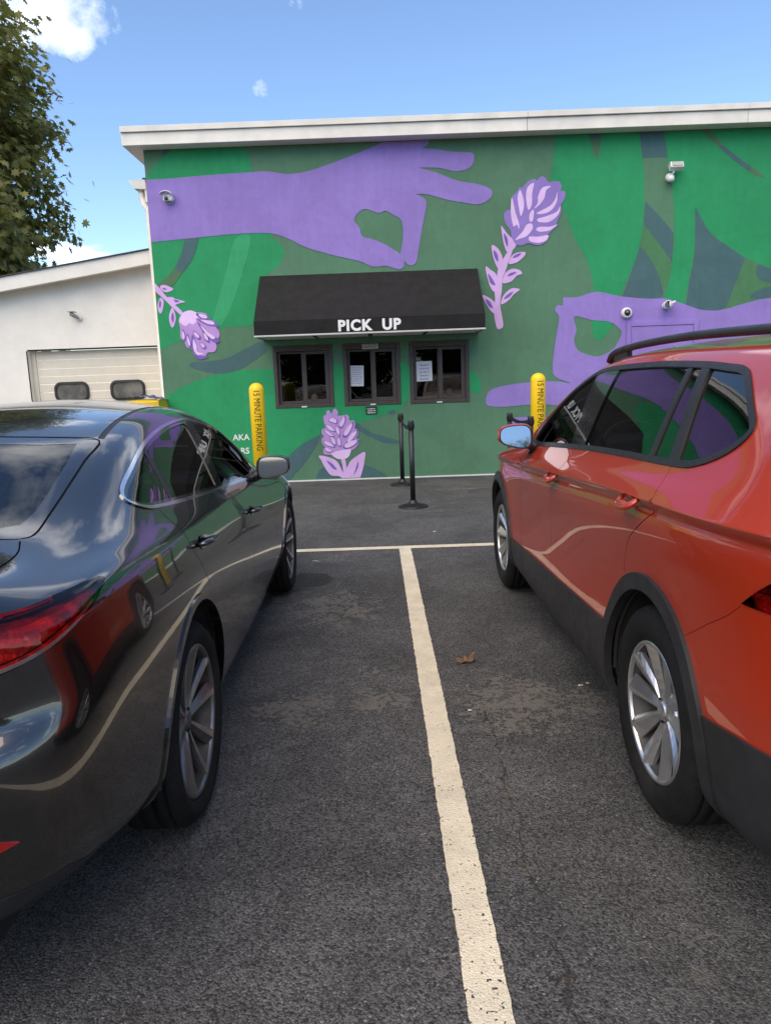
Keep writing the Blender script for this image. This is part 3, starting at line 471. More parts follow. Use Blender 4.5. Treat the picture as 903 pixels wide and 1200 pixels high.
 ('bloom',6,'purple',[(1.93,3.309),(1.869,3.408),(1.849,3.505),(1.779,3.604),(1.759,3.721),(1.8,3.777),(1.861,3.794),(1.872,3.946),(1.943,4.02),(1.983,4.076),(2.023,4.074),(2.064,4.12),(2.124,4.165),(2.194,4.182),(2.224,4.162),(2.285,4.213),(2.345,4.196),(2.385,4.137),(2.465,4.144),(2.546,4.132),(2.576,4.074),(2.566,4.017),(2.627,3.996),(2.617,3.901),(2.568,3.827),(2.568,3.731),(2.508,3.579),(2.519,3.55),(2.387,3.429),(2.377,3.351),(2.286,3.296),(2.204,3.295),(2.103,3.322),(2.021,3.296)],[],'a'),
 ('petal',7,'pink',[(1.872,3.946),(1.857,3.756),(1.89,3.562),(1.941,3.58),(1.971,3.521),(1.971,3.598),(1.921,3.753)],[],'a'),
 ('petal',7,'pink',[(1.983,4.038),(1.953,3.944),(1.972,3.809),(1.996,3.693),(2.033,3.769),(2.043,3.883),(2.013,3.999)],[],'a'),
 ('petal',7,'pink',[(2.184,4.129),(2.094,4.072),(2.073,3.939),(2.103,3.776),(2.154,3.841),(2.16,3.993)],[],'a'),
 ('petal',7,'pink',[(2.425,4.079),(2.305,4.064),(2.245,3.952),(2.235,3.857),(2.184,3.786),(2.265,3.837),(2.335,3.93),(2.355,4.025)],[],'a'),
 ('petal',7,'pink',[(2.512,4),(2.486,3.906),(2.406,3.813),(2.225,3.727),(2.305,3.711),(2.427,3.755),(2.507,3.867)],[],'a'),
 ('petal',7,'pink',[(2.558,3.808),(2.507,3.733),(2.366,3.68),(2.235,3.646),(2.265,3.603),(2.407,3.602),(2.528,3.694)],[],'a'),
 ('petal',7,'pink',[(2.518,3.559),(2.407,3.534),(2.285,3.539),(2.214,3.512),(2.265,3.472),(2.407,3.486)],[],'a'),
 ('petal',7,'pink',[(2.387,3.419),(2.245,3.405),(2.123,3.409),(2.123,3.351),(2.245,3.321),(2.357,3.352)],[],'a'),
 ('petal',7,'pink',[(1.92,3.377),(2.022,3.48),(2.083,3.575),(2.154,3.582),(2.164,3.514),(2.082,3.42),(1.981,3.385)],[],'a'),
 ('petal',7,'pink',[(2.154,3.764),(2.123,3.708),(2.123,3.621),(2.164,3.62),(2.184,3.706),(2.18,3.764)],[],'a'),
 ('painted_flower',5,'lilac',[(-3.289,2.961),(-3.204,2.872),(-3.099,2.734),(-2.906,2.535),(-2.933,2.491),(-3.148,2.713),(-3.293,2.864)],[],'b0'),
 ('leaf',5,'lilac',[(-3.2,2.917),(-3.13,2.926),(-3.018,2.866),(-3.115,2.824),(-3.193,2.861)],[],'b'),
 ('leaf',5,'lilac',[(-3.215,2.749),(-3.172,2.703),(-3.195,2.579),(-3.234,2.531),(-3.265,2.582),(-3.257,2.672)],[],'b'),
 ('leaf',5,'lilac',[(-3.122,2.746),(-3.039,2.754),(-3.006,2.731),(-2.863,2.685),(-2.942,2.665),(-3.06,2.642)],[],'b'),
 ('leaf',5,'lilac',[(-3.052,2.608),(-3.015,2.482),(-3.036,2.38),(-3.076,2.325),(-3.11,2.394),(-3.107,2.508)],[],'b'),
 ('leaf_vein',6,'violet',[(-3.229,2.716),(-3.209,2.681),(-3.227,2.614),(-3.243,2.637)],[],'b'),
 ('leaf_vein',6,'violet',[(-3.168,2.889),(-3.111,2.869),(-3.158,2.862)],[],'b'),
 ('leaf_vein',6,'violet',[(-3.019,2.72),(-2.939,2.695),(-2.999,2.679)],[],'b'),
 ('leaf_vein',6,'violet',[(-3.057,2.54),(-3.04,2.472),(-3.063,2.393),(-3.08,2.462)],[],'b'),
 ('bloom',6,'lilac_mid',[(-2.974,2.413),(-2.944,2.491),(-2.881,2.546),(-2.786,2.56),(-2.707,2.528),(-2.649,2.526),(-2.569,2.501),(-2.539,2.431),(-2.449,2.383),(-2.453,2.326),(-2.4,2.244),(-2.406,2.164),(-2.468,2.121),(-2.452,2.028),(-2.492,1.96),(-2.587,1.952),(-2.626,1.907),(-2.711,1.882),(-2.79,1.924),(-2.819,2.006),(-2.887,2.043),(-2.927,2.125),(-2.97,2.184),(-2.965,2.321)],[],'b'),
 ('cap',7,'pink',[(-2.97,2.412),(-2.942,2.486),(-2.879,2.541),(-2.787,2.556),(-2.701,2.517),(-2.691,2.459),(-2.726,2.438),(-2.725,2.392),(-2.779,2.36),(-2.824,2.384),(-2.875,2.341),(-2.925,2.361)],[],'b'),
 ('petal_edge',7,'violet',[(-2.716,2.512),(-2.555,2.482),(-2.523,2.417),(-2.632,2.421)],[],'b'),
 ('petal',8,'pink',[(-2.686,2.505),(-2.582,2.485),(-2.561,2.444),(-2.632,2.446)],[],'b'),
 ('petal_edge',7,'violet',[(-2.709,2.435),(-2.458,2.391),(-2.409,2.319),(-2.571,2.342)],[],'b'),
 ('petal',8,'pink',[(-2.657,2.424),(-2.495,2.396),(-2.463,2.349),(-2.567,2.364)],[],'b'),
 ('petal_edge',7,'violet',[(-2.711,2.399),(-2.542,2.234),(-2.404,2.122),(-2.48,2.089),(-2.616,2.219)],[],'b'),
 ('petal',8,'pink',[(-2.663,2.345),(-2.554,2.238),(-2.465,2.166),(-2.514,2.145),(-2.601,2.228)],[],'b'),
 ('petal_edge',7,'violet',[(-2.63,2.265),(-2.548,2.156),(-2.553,2.085),(-2.622,2.141)],[],'b'),
 ('petal',8,'pink',[(-2.624,2.241),(-2.571,2.17),(-2.574,2.124),(-2.618,2.16)],[],'b'),
 ('petal_edge',7,'violet',[(-2.772,2.274),(-2.67,2.182),(-2.693,2.129),(-2.761,2.185)],[],'b'),
 ('petal',8,'pink',[(-2.764,2.257),(-2.698,2.197),(-2.712,2.163),(-2.757,2.199)],[],'b'),
 ('petal_edge',7,'violet',[(-2.689,2.103),(-2.601,2.046),(-2.624,1.993),(-2.676,2.031)],[],'b'),
 ('petal',8,'pink',[(-2.682,2.094),(-2.626,2.057),(-2.641,2.023),(-2.674,2.047)],[],'b'),
 ('petal_edge',7,'violet',[(-2.798,2.221),(-2.737,2.077),(-2.729,1.934),(-2.586,1.893),(-2.735,1.862),(-2.815,2.008)],[],'b'),
 ('petal',8,'pink',[(-2.784,2.154),(-2.744,2.061),(-2.739,1.969),(-2.647,1.942),(-2.743,1.923),(-2.795,2.017)],[],'b'),
 ('petal_edge',7,'violet',[(-2.865,2.237),(-2.814,2.093),(-2.832,2.005),(-2.876,2.096)],[],'b'),
 ('petal',8,'pink',[(-2.867,2.203),(-2.834,2.11),(-2.846,2.053),(-2.874,2.112)],[],'b'),
 ('petal_edge',7,'violet',[(-2.926,2.3),(-2.883,2.192),(-2.916,2.105),(-2.95,2.177)],[],'b'),
 ('petal',8,'pink',[(-2.932,2.274),(-2.904,2.205),(-2.926,2.148),(-2.948,2.195)],[],'b'),
 ('painted_flower',5,'lilac',[(-0.708,0.335),(-0.652,0.334),(-0.627,0.14),(-0.62,0.005),(-0.62,0.005),(-0.723,0.006),(-0.723,0.006),(-0.686,0.142)],[],'c0'),
 ('leaf',5.5,'lilac',[(-1.039,0.38),(-0.912,0.361),(-0.787,0.3),(-0.715,0.181),(-0.667,0.007),(-0.747,0.061),(-0.874,0.084),(-0.958,0.203),(-1.004,0.307)],[],'c'),
 ('leaf_vein',6.2,'violet',[(-0.928,0.305),(-0.84,0.25),(-0.78,0.166),(-0.843,0.186)],[],'c'),
 ('leaf',5.5,'lilac',[(-0.347,0.413),(-0.357,0.285),(-0.397,0.132),(-0.466,0.002),(-0.672,0.002),(-0.654,0.115),(-0.583,0.267),(-0.477,0.353)],[],'c'),
 ('leaf_vein',6.2,'violet',[(-0.455,0.275),(-0.459,0.185),(-0.528,0.072),(-0.489,0.186)],[],'c'),
 ('bloom',6,'lilac_mid',[(-0.961,0.408),(-0.962,0.485),(-0.931,0.497),(-0.979,0.562),(-0.98,0.639),(-0.948,0.663),(-0.979,0.715),(-0.968,0.778),(-0.924,0.789),(-0.937,0.89),(-0.941,0.966),(-0.902,0.99),(-0.892,1.04),(-0.853,1.051),(-0.818,0.999),(-0.79,1.061),(-0.751,1.067),(-0.72,1.021),(-0.73,0.971),(-0.654,0.969),(-0.603,0.979),(-0.566,0.953),(-0.557,0.89),(-0.493,0.887),(-0.475,0.836),(-0.485,0.774),(-0.436,0.746),(-0.438,0.683),(-0.471,0.621),(-0.429,0.607),(-0.436,0.543),(-0.498,0.469),(-0.563,0.446),(-0.704,0.438),(-0.859,0.392)],[],'c'),
 ('cap',7,'pink',[(-0.858,0.418),(-0.703,0.451),(-0.562,0.466),(-0.573,0.382),(-0.619,0.332),(-0.697,0.315),(-0.785,0.338)],[],'c'),
 ('petal_edge',7,'violet',[(-0.954,0.756),(-0.879,0.731),(-0.783,0.652),(-0.859,0.664)],[],'c'),
 ('petal',8,'pink',[(-0.939,0.751),(-0.881,0.732),(-0.808,0.671),(-0.866,0.68)],[],'c'),
 ('petal_edge',7,'violet',[(-0.967,0.606),(-0.837,0.558),(-0.784,0.49),(-0.922,0.528)],[],'c'),
 ('petal',8,'pink',[(-0.951,0.599),(-0.851,0.563),(-0.81,0.51),(-0.916,0.54)],[],'c'),
 ('petal_edge',7,'violet',[(-0.951,0.499),(-0.873,0.473),(-0.809,0.428),(-0.915,0.428)],[],'c'),
 ('petal',8,'pink',[(-0.941,0.497),(-0.881,0.477),(-0.831,0.442),(-0.913,0.443)],[],'c'),
 ('petal_edge',7,'violet',[(-0.874,0.894),(-0.812,0.95),(-0.735,0.899),(-0.745,0.84),(-0.81,0.862)],[],'c'),
 ('petal',8,'pink',[(-0.861,0.9),(-0.813,0.944),(-0.754,0.904),(-0.761,0.859),(-0.811,0.876)],[],'c'),
 ('petal_edge',7,'violet',[(-0.922,0.846),(-0.831,0.81),(-0.763,0.725),(-0.867,0.752)],[],'c'),
 ('petal',8,'pink',[(-0.909,0.839),(-0.839,0.811),(-0.787,0.746),(-0.867,0.767)],[],'c'),
 ('petal_edge',7,'violet',[(-0.721,0.811),(-0.667,0.901),(-0.621,0.972),(-0.612,0.88),(-0.673,0.777)],[],'c'),
 ('petal',8,'pink',[(-0.711,0.832),(-0.67,0.901),(-0.635,0.955),(-0.628,0.885),(-0.674,0.805)],[],'c'),
 ('petal_edge',7,'violet',[(-0.76,0.819),(-0.703,0.758),(-0.708,0.653),(-0.758,0.721)],[],'c'),
 ('petal',8,'pink',[(-0.758,0.808),(-0.715,0.761),(-0.718,0.68),(-0.757,0.732)],[],'c'),
 ('petal_edge',7,'violet',[(-0.672,0.662),(-0.583,0.808),(-0.497,0.87),(-0.518,0.772),(-0.606,0.644)],[],'c'),
 ('petal',8,'pink',[(-0.654,0.691),(-0.586,0.802),(-0.52,0.851),(-0.536,0.775),(-0.604,0.676)],[],'c'),
 ('petal_edge',7,'violet',[(-0.627,0.56),(-0.538,0.689),(-0.437,0.751),(-0.457,0.67),(-0.561,0.558)],[],'c'),
 ('petal',8,'pink',[(-0.608,0.587),(-0.54,0.687),(-0.461,0.735),(-0.477,0.672),(-0.557,0.586)],[],'c'),
 ('petal_edge',7,'violet',[(-0.748,0.638),(-0.702,0.629),(-0.694,0.503),(-0.74,0.521)],[],'c'),
 ('petal',8,'pink',[(-0.746,0.63),(-0.711,0.624),(-0.705,0.527),(-0.74,0.541)],[],'c'),
 ('petal_edge',7,'violet',[(-0.672,0.512),(-0.552,0.591),(-0.42,0.596),(-0.489,0.513),(-0.624,0.461)],[],'c'),
 ('petal',8,'pink',[(-0.649,0.525),(-0.557,0.586),(-0.455,0.59),(-0.508,0.525),(-0.612,0.486)],[],'c'),
 ('petal_edge',7,'violet',[(-0.852,0.669),(-0.782,0.617),(-0.766,0.518),(-0.831,0.563)],[],'c'),
 ('petal',8,'pink',[(-0.847,0.659),(-0.792,0.619),(-0.781,0.543),(-0.83,0.577)],[],'c'),
]
# ---------------------------------------------------------------- ground
YW, HW, XL, XR = 11.205, 4.81, -3.284, 14.0           # mural wall plane, height, ends
def asphalt():
    t = NT('asphalt'); p = t.pos()
    st1 = t.voro(p, 165, out='Color'); s1 = t.new('ShaderNodeSeparateColor'); t.l.new(st1, s1.inputs[0])
    agg = t.ramp(s1.outputs[0], .0, 1., .022, .142, False)
    fine = t.ramp(t.noise(p, 420, 3, .7), .3, .7, .75, 1.3)
    big = t.ramp(t.noise(p, 1.1, 7, .66, .4), .3, .7, .74, 1.30)
    mid = t.ramp(t.noise(p, 7, 6, .66), .3, .72, .85, 1.16)
    v = t.math('MULTIPLY', t.math('MULTIPLY', agg, fine), t.math('MULTIPLY', big, mid))
    # pale chips in the surface
    chip = t.ramp(s1.outputs[1], .965, .985)
    v = t.math('ADD', v, t.math('MULTIPLY', chip, .10))
    cc = t.new('ShaderNodeCombineColor')
    for i, k in enumerate((1.02, .99, .955)): t.l.new(t.math('MULTIPLY', v, k), cc.inputs[i])
    col = cc.outputs[0]
    xyz = t.new('ShaderNodeSeparateXYZ'); t.l.new(p, xyz.inputs[0]); X, Y = xyz.outputs[0], xyz.outputs[1]
    def patch(cx, cy, rx, ry):
        a = t.math('POWER', t.math('DIVIDE', t.math('SUBTRACT', X, cx), rx), 2); b = t.math('POWER', t.math('DIVIDE', t.math('SUBTRACT', Y, cy), ry), 2)
        return t.ramp(t.math('ADD', a, b), 0, 1, 1, 0)
    # dried dusty residue where puddles sat
    dn = t.noise(p, 34, 6, .6); dn2 = t.noise(p, 7, 5, .62)
    core = None
    for q in ((.545, 3.20, .36, .42), (.82, 3.22, .2, .2), (-.08, 3.30, .22, .2), (-.38, 4.75, .40, .5), (-.45, 3.2, .25, .3), (.95, 9.9, .5, .12), (.50, 8.25, .30, .05), (-.15, 3.62, .14, .10)):
        d = patch(*q); core = d if core is None else t.math('MAXIMUM', core, d)
    area = None
    for q in ((.5, 3.2, .75, .75), (-.1, 3.4, .7, .7), (-.4, 4.7, .55, 1.1), (-.35, 2.8, .4, .5), (.2, 9.2, 2.2, 1.6), (.2, 1.6, .9, .4)):
        d = patch(*q); area = d if area is None else t.math('MAXIMUM', area, d)
    k1 = t.ramp(t.math('ADD', t.math('MULTIPLY', core, .36), t.math('ADD', t.math('MULTIPLY', t.math('SUBTRACT', dn, .5), 2.3), t.math('MULTIPLY', t.math('SUBTRACT', dn2, .5), 1.5))), .25, .38)
    spot = t.voro(p, 11, out='Distance'); sv = t.voro(p, 11, out='Color'); ss = t.new('ShaderNodeSeparateColor'); t.l.new(sv, ss.inputs[0])
    k2 = t.math('LESS_THAN', t.math('ADD', spot, t.math('MULTIPLY', t.math('SUBTRACT', t.noise(p, 60, 4, .6), .5), .55)), t.ramp(ss.outputs[0], .60, 1., .0, .34))
    k2 = t.math('MULTIPLY', t.math('MULTIPLY', k2, area), t.ramp(ss.outputs[1], 0, 1, .25, .8))
    dm = t.math('MULTIPLY', t.math('MAXIMUM', t.math('MULTIPLY', k1, t.ramp(core, 0, .25)), k2), .58)
    col = t.mix(dm, col, (.215, .195, .162))
    # thin brown film around
    film = t.math('MULTIPLY', t.ramp(t.noise(p, 2.1, 6, .6), .46, .68), .14)
    col = t.mix(film, col, (.085, .076, .064))
    # old oil marks
    oil = None
    for q in ((-.62, 5.46, .24, .34), (-.80, 5.25, .2, .3), (-.95, 4.9, .2, .3)):
        d = patch(*q); oil = d if oil is None else t.math('MAXIMUM', oil, d)
    om = t.math('MULTIPLY', t.ramp(t.math('ADD', t.math('MULTIPLY', oil, .6), t.math('MULTIPLY', t.noise(p, 9, 6, .68, .4), 1.0)), .72, .92), t.ramp(oil, .0, .3, 0, .65))
    col = t.mix(om, col, (.014, .012, .012))
    # crack running towards the viewer
    wob = t.math('ADD', t.math('MULTIPLY', t.math('SUBTRACT', t.noise(p, 3.1, 5, .7), .5), .20), t.math('MULTIPLY', t.math('SUBTRACT', t.noise(p, 17, 4, .7), .5), .05))
    cl = t.math('ABSOLUTE', t.math('SUBTRACT', t.math('SUBTRACT', X, .392), wob))
    wid = t.ramp(t.noise(p, 8, 3), .35, .7, .0025, .0085)
    cm = t.math('LESS_THAN', cl, wid); cm = t.math('MULTIPLY', cm, t.ramp(Y, 3.0, 3.25, 1, 0)); 
    cm2 = t.math('MULTIPLY', t.math('LESS_THAN', cl, t.math('MULTIPLY', wid, 2.2)), t.ramp(t.noise(p, 11, 3), .56, .66)); cm2 = t.math('MULTIPLY', cm2, t.ramp(Y, 3.0, 3.25, 1, 0))
    col = t.mix(t.math('MULTIPLY', cm2, .7), col, (.20, .165, .115))
    col = t.mix(t.math('MULTIPLY', cm, .6), col, (.014, .013, .012))
    hgt = t.math('ADD', t.math('MULTIPLY', t.voro(p, 165), -1.0), t.math('MULTIPLY', t.noise(p, 420, 2), .5))
    hgt = t.math('SUBTRACT', hgt, t.math('MULTIPLY', cm, 1.2))
    b = t.bsdf(Base_Color=col, Roughness=t.ramp(s1.outputs[2], 0, 1, .62, .92, False), Specular_IOR_Level=.42, Normal=t.bump(hgt, .85, .006))
    return t.done(b)
M_ASPHALT = asphalt()
g = MB(); G = 600
xs = [-G, -60, -20, -8, 0, 8, 20, 60, G]; ys = [-G, -60, -20, -6, 0, 6, 12, 30, 80, G]
g.add([(x, y, 0) for y in ys for x in xs], [(j*9+i, j*9+i+1, (j+1)*9+i+1, (j+1)*9+i) for j in range(len(ys)-1) for i in range(8)])
tag(g.obj('ground', M_ASPHALT), 'dark worn asphalt of the parking lot', None, kind='structure')

def stripe_paint():
    t = NT('cream_line_paint'); p = t.pos()
    n = t.ramp(t.noise(p, 5, 6, .65), .3, .7, .86, 1.08)
    speck = t.voro(p, 150); base = t.mix(t.ramp(t.noise(p, 70, 4, .7), .35, .75), (.72, .64, .47), (.82, .74, .57))
    cc = t.new('ShaderNodeCombineColor')
    for i in range(3): t.l.new(n, cc.inputs[i])
    col = t.mix(1, base, cc.outputs[0], 'MULTIPLY')
    xyz = t.new('ShaderNodeSeparateXYZ'); t.l.new(p, xyz.inputs[0])
    near = t.ramp(xyz.outputs[1], 1.3, 3.4, .055, 0)
    hole = t.ramp(t.math('ADD', t.noise(p, 78, 3, .6), near), .685, .705)
    worn = t.ramp(t.noise(p, 16, 5, .7), .70, .725)
    hm = t.math('MAXIMUM', hole, worn)
    col = t.mix(hm, col, (.035, .034, .033))
    h = t.math('SUBTRACT', t.math('MULTIPLY', t.voro(p, 150), -1.0), t.math('MULTIPLY', hm, .8))
    return t.done(t.bsdf(Base_Color=col, Roughness=.7, Specular_IOR_Level=.35, Normal=t.bump(h, .6, .004)))
M_LINE = stripe_paint()
rnd = random.Random(4)
def painted_line(name, a, b, w, label):
    """painted strip with slightly ragged edges, 4 mm above the asphalt."""
    a, b = Vector(a), Vector(b); L = (b-a).length; t = (b-a)/L; n = Vector((-t.y, t.x)); k = max(2, int(L/.022)); m = MB(); v = []; f = []
    for i in range(k+1):
        p = a+t*(L*i/k)
        v += [(*(p-n*(w/2+rnd.uniform(-.0022, .0022))), .004), (*(p+n*(w/2+rnd.uniform(-.0022, .0022))), .004)]
    for i in range(k): f.append((2*i, 2*i+2, 2*i+3, 2*i+1))
    m.add(v, f); return tag(m.obj(name, M_LINE), label, None, kind='structure')
painted_line('stall_line', (.2359, -1.2), (.1197, 6.412), .1035, 'cream painted stall line between the two cars')
painted_line('cross_line', (-5.2, 6.465), (5.6, 6.465), .105, 'cream painted line across the stall ends')

# ---------------------------------------------------------------- mural building
PAINTS = {'base': srgb(86, 126, 98), 'green': srgb(42, 146, 92), 'green_light': srgb(56, 158, 104), 'slate': srgb(72, 103, 106), 'olive': srgb(84, 116, 84), 'olive_light': srgb(76, 124, 84),
          'purple': srgb(147, 124, 194), 'lilac': srgb(214, 176, 226), 'lilac_mid': srgb(188, 148, 210), 'pink': srgb(228, 196, 236), 'violet': srgb(124, 98, 176)}
PM = {k: wall_paint('mural_'+k, v, .08) for k, v in PAINTS.items()}
M_TRIMW = plain('off_white_trim', (.82, .78, .69), .6, .09, 2.2, bump=.05, bscale=60)
M_WHITEPAINT = plain('white_gloss_paint', (.72, .71, .68), .45, .05, 5)
M_WHITEPLASTIC = plain('white_plastic', (.74, .74, .73), .35, .03, 20)
M_BROWN = plain('brown_aluminium', (.060, .047, .042), .42, .12, 12)
M_DARKROOM = plain('dark_room', (.020, .018, .017), .9, .3, 3)
M_ROOF = plain('roof_membrane', (.10, .10, .10), .9, .1)
bld = empty('mural_building', (0, YW, 0)); tag(bld, 'green painted building with a mural of hands and clover flowers', 'building')
WINS = [(-1.641, -.769), (-.614, .220), (.361, 1.234)]; WZ = (1.103, 2.008)
rects = [[(a, WZ[0]), (b, WZ[0]), (b, WZ[1]), (a, WZ[1])] for a, b in WINS]
DOOR = (3.60, 4.50, 2.105)
frame = [(XL, .0), (XR, .0), (XR, HW), (XL, HW)]
pts = np.array([(x, z) for x in np.arange(XL+.25, XR, .5) for z in np.arange(.25, HW, .5)])
UV, F = cdt(pts, [resample(frame, .5)]+[resample(r, .2) for r in rects]); F = [f for f in F]
cen = np.array([UV[list(f)].mean(0) for f in F]); keepf = inside(cen, frame)
for r in rects: keepf &= ~inside(cen, r)
def on_wall(UV, d): return [(u, -d, v) for u, v in UV]        # local to the building: y 0 = wall plane
def wallmesh(name, UV, F, d, mat, parent):
    Fo = []
    for f in F:
        a, b, c = [UV[i] for i in f[:3]]; cr = (b[0]-a[0])*(c[1]-a[1])-(b[1]-a[1])*(c[0]-a[0]); Fo.append(f if cr > 0 else f[::-1])
    ids = sorted({i for f in Fo for i in f}); mp_ = {i: k for k, i in enumerate(ids)}
    return link(name, arr_mesh(name, on_wall(UV[ids], d), [tuple(mp_[i] for i in f) for f in Fo], mat, smooth=False), parent)
wallmesh('front_wall', UV, [f for f, k in zip(F, keepf) if k], 0, PM['base'], bld)
m = MB()
for a, b in WINS:                                            # masonry reveals
    z0, z1 = WZ
    for q in (((a, 0, z0), (a, .16, z0), (a, .16, z1), (a, 0, z1)), ((b, 0, z0), (b, 0, z1), (b, .16, z1), (b, .16, z0)), ((a, 0, z0), (b, 0, z0), (b, .16, z0), (a, .16, z0)), ((a, 0, z1), (a, .16, z1), (b, .16, z1), (b, 0, z1))): m.add(q, [(0, 1, 2, 3)])
m.obj('window_reveal', PM['base'], bld)
m = MB(); m.add([(XL, 0, 0), (XL, 9, 0), (XL, 9, HW), (XL, 0, HW)], [(0, 1, 2, 3)]); m.obj('side_wall', M_TRIMW, bld)
m = MB(); m.add([(XR, 0, 0), (XR, 9, 0), (XR, 9, HW), (XR, 0, HW)], [(0, 1, 2, 3)]); m.obj('side_wall', M_TRIMW, bld)
m = MB(); m.box((XL, .001, HW-.05), (XR, 9, HW+.10)); m.obj('roof_deck', M_ROOF, bld)
m = MB(); m.box((-2.0, .19, 0), (1.6, 3.2, 2.9)); m.f = [f for i, f in enumerate(m.f) if i != 2]; m.smooth = m.smooth[:len(m.f)]; m.obj('kitchen_wall', M_DARKROOM, bld)
for i, z in enumerate((1.25, 1.62, 1.95)):
    m = MB(); m.box((-1.9, 2.2+.1*i, z), (1.5, 2.9, z+.03)); m.obj('kitchen_shelf', plain('dull_steel', (.12, .115, .11), .5, .1, metal=.6), bld)
for i in range(9):
    m = MB(); x = -1.7+.36*i+rnd.uniform(-.05, .05); h = rnd.uniform(.15, .28); m.box((x, 2.4, 1.285), (x+rnd.uniform(.12, .26), 2.7, 1.285+h), .01); m.obj('stored_box', plain('dim_box_%d' % (i % 3), [(.04, .03, .025), (.025, .028, .035), (.05, .047, .045)][i % 3], .8, .1), bld)
m = MB(); m.box((-1.95, .20, 1.02), (1.55, .75, 1.075), .006); m.obj('inside_counter', plain('counter_laminate', (.10, .095, .09), .35, .1), bld)
m = MB(); m.box((XL, -.012, .0), (XR, -.002, .020)); m.obj('base_strip', M_WHITEPAINT, bld)
# cornice: fascia boards butted end to end, with a cap above
edges = [-3.50, 2.05, 5.05, 8.2, 11.3, XR+.25]
for a, b in zip(edges[:-1], edges[1:]):
    j = rnd.uniform(-.003, .003)
    m = MB(); m.box((a+.003, -.25+j, HW-.06), (b-.003, -.22, HW+.100), .004); m.obj('fascia_board', M_TRIMW, bld)
    m = MB(); m.prism([(-.285, HW+.108+j), (-.29, HW+.175), (-.26, HW+.186), (-.02, HW+.186), (-.02, HW+.108)], a+.002, b-.002, 'x'); m.obj('cornice_cap', M_TRIMW, bld)
m = MB(); m.box((-3.497, -.219, HW-.055), (XR+.2, .0-.003, HW-.035)); m.box((-3.497, .0, HW-.055), (XL-.003, 1.5, HW-.035)); m.obj('soffit', M_TRIMW, bld)
m = MB(); m.box((-3.50, -.218, HW-.034), (-3.475, 2.5, HW+.10)); m.obj('side_fascia', M_TRIMW, bld)
# door painted over with the mural
m = MB(); fw_ = .07
dr = empty('painted_door', (0, 0, 0)); dr.parent = bld
m.box((DOOR[0]-fw_, -.034, 0), (DOOR[0]-.004, .0, DOOR[2]+fw_), .004); m.box((DOOR[1]+.004, -.034, 0), (DOOR[1]+fw_, .0, DOOR[2]+fw_), .004); m.box((DOOR[0]-.004, -.033, DOOR[2]+.004), (DOOR[1]+.004, -.001, DOOR[2]+fw_), .004); m.obj('door_frame', PM['purple'], dr)
m = MB(); m.box((DOOR[0], -.024, .02), (DOOR[1], -.002, DOOR[2]-.003), .003); m.obj('door_leaf', PM['purple'], dr)
for z in (.3, 1.05, 1.82):
    m = MB(); m.lathe([(0, -.05), (.009, -.05), (.009, .05), (0, .05)], 10, 'z', (DOOR[0]-.002, -.04, z)); m.obj('hinge', PM['purple'], dr)
m = MB(); m.tube([(DOOR[1]-.08, -.03, 1.0), (DOOR[1]-.08, -.075, 1.0), (DOOR[1]-.19, -.08, 1.0)], .011, 10); m.obj('door_handle', M_BROWN, dr)
# mural pieces
bounds = np.array([(XL+.002, .03), (XR-.01, .03), (XR-.01, HW-.064), (XL+.002, HW-.064)])
flower = {}
for (nm, layer, colr, outl, holes, par) in MURAL:
    P = crom(outl, 5); H = [crom(h, 5) for h in holes]
    rl = [resample(r, .2) for r in rects]
    big = P.max(0)-P.min(0)
    lo = [P]+H+([resample(bounds, .3)] if True else [])+(rl if big.max() > 1.5 else [])
    UVm, Fm = cdt([], lo); cen = np.array([UVm[list(f)].mean(0) for f in Fm])
    k = inside(cen, P) & inside(cen, bounds)
    for h in H: k &= ~inside(cen, h)
    for r in rects: k &= ~inside(cen, r)
    Fm = [f for f, q in zip(Fm, k) if q]
    if not Fm: continue
    parent = bld if (par is None or par.endswith('0')) else flower[par]
    d = .0015*layer+(.0002*(len(bld.children) % 5))
    o = wallmesh(nm, UVm, Fm, d, PM[colr], parent)
    if par and par.endswith('0'): flower[par[0]] = o
M_WHITELET = plain('white_lettering', (.80, .80, .78), .6, .04)
for txt, x, z, sz in (('AKA', -2.185, .692, .125), ('RS', -2.14, .490, .125)):
    letters(txt, sz, M_WHITELET, bld, lambda a, b, c_: (x+a, -.008-c_, z+b), extrude=.0005, offset=.002)
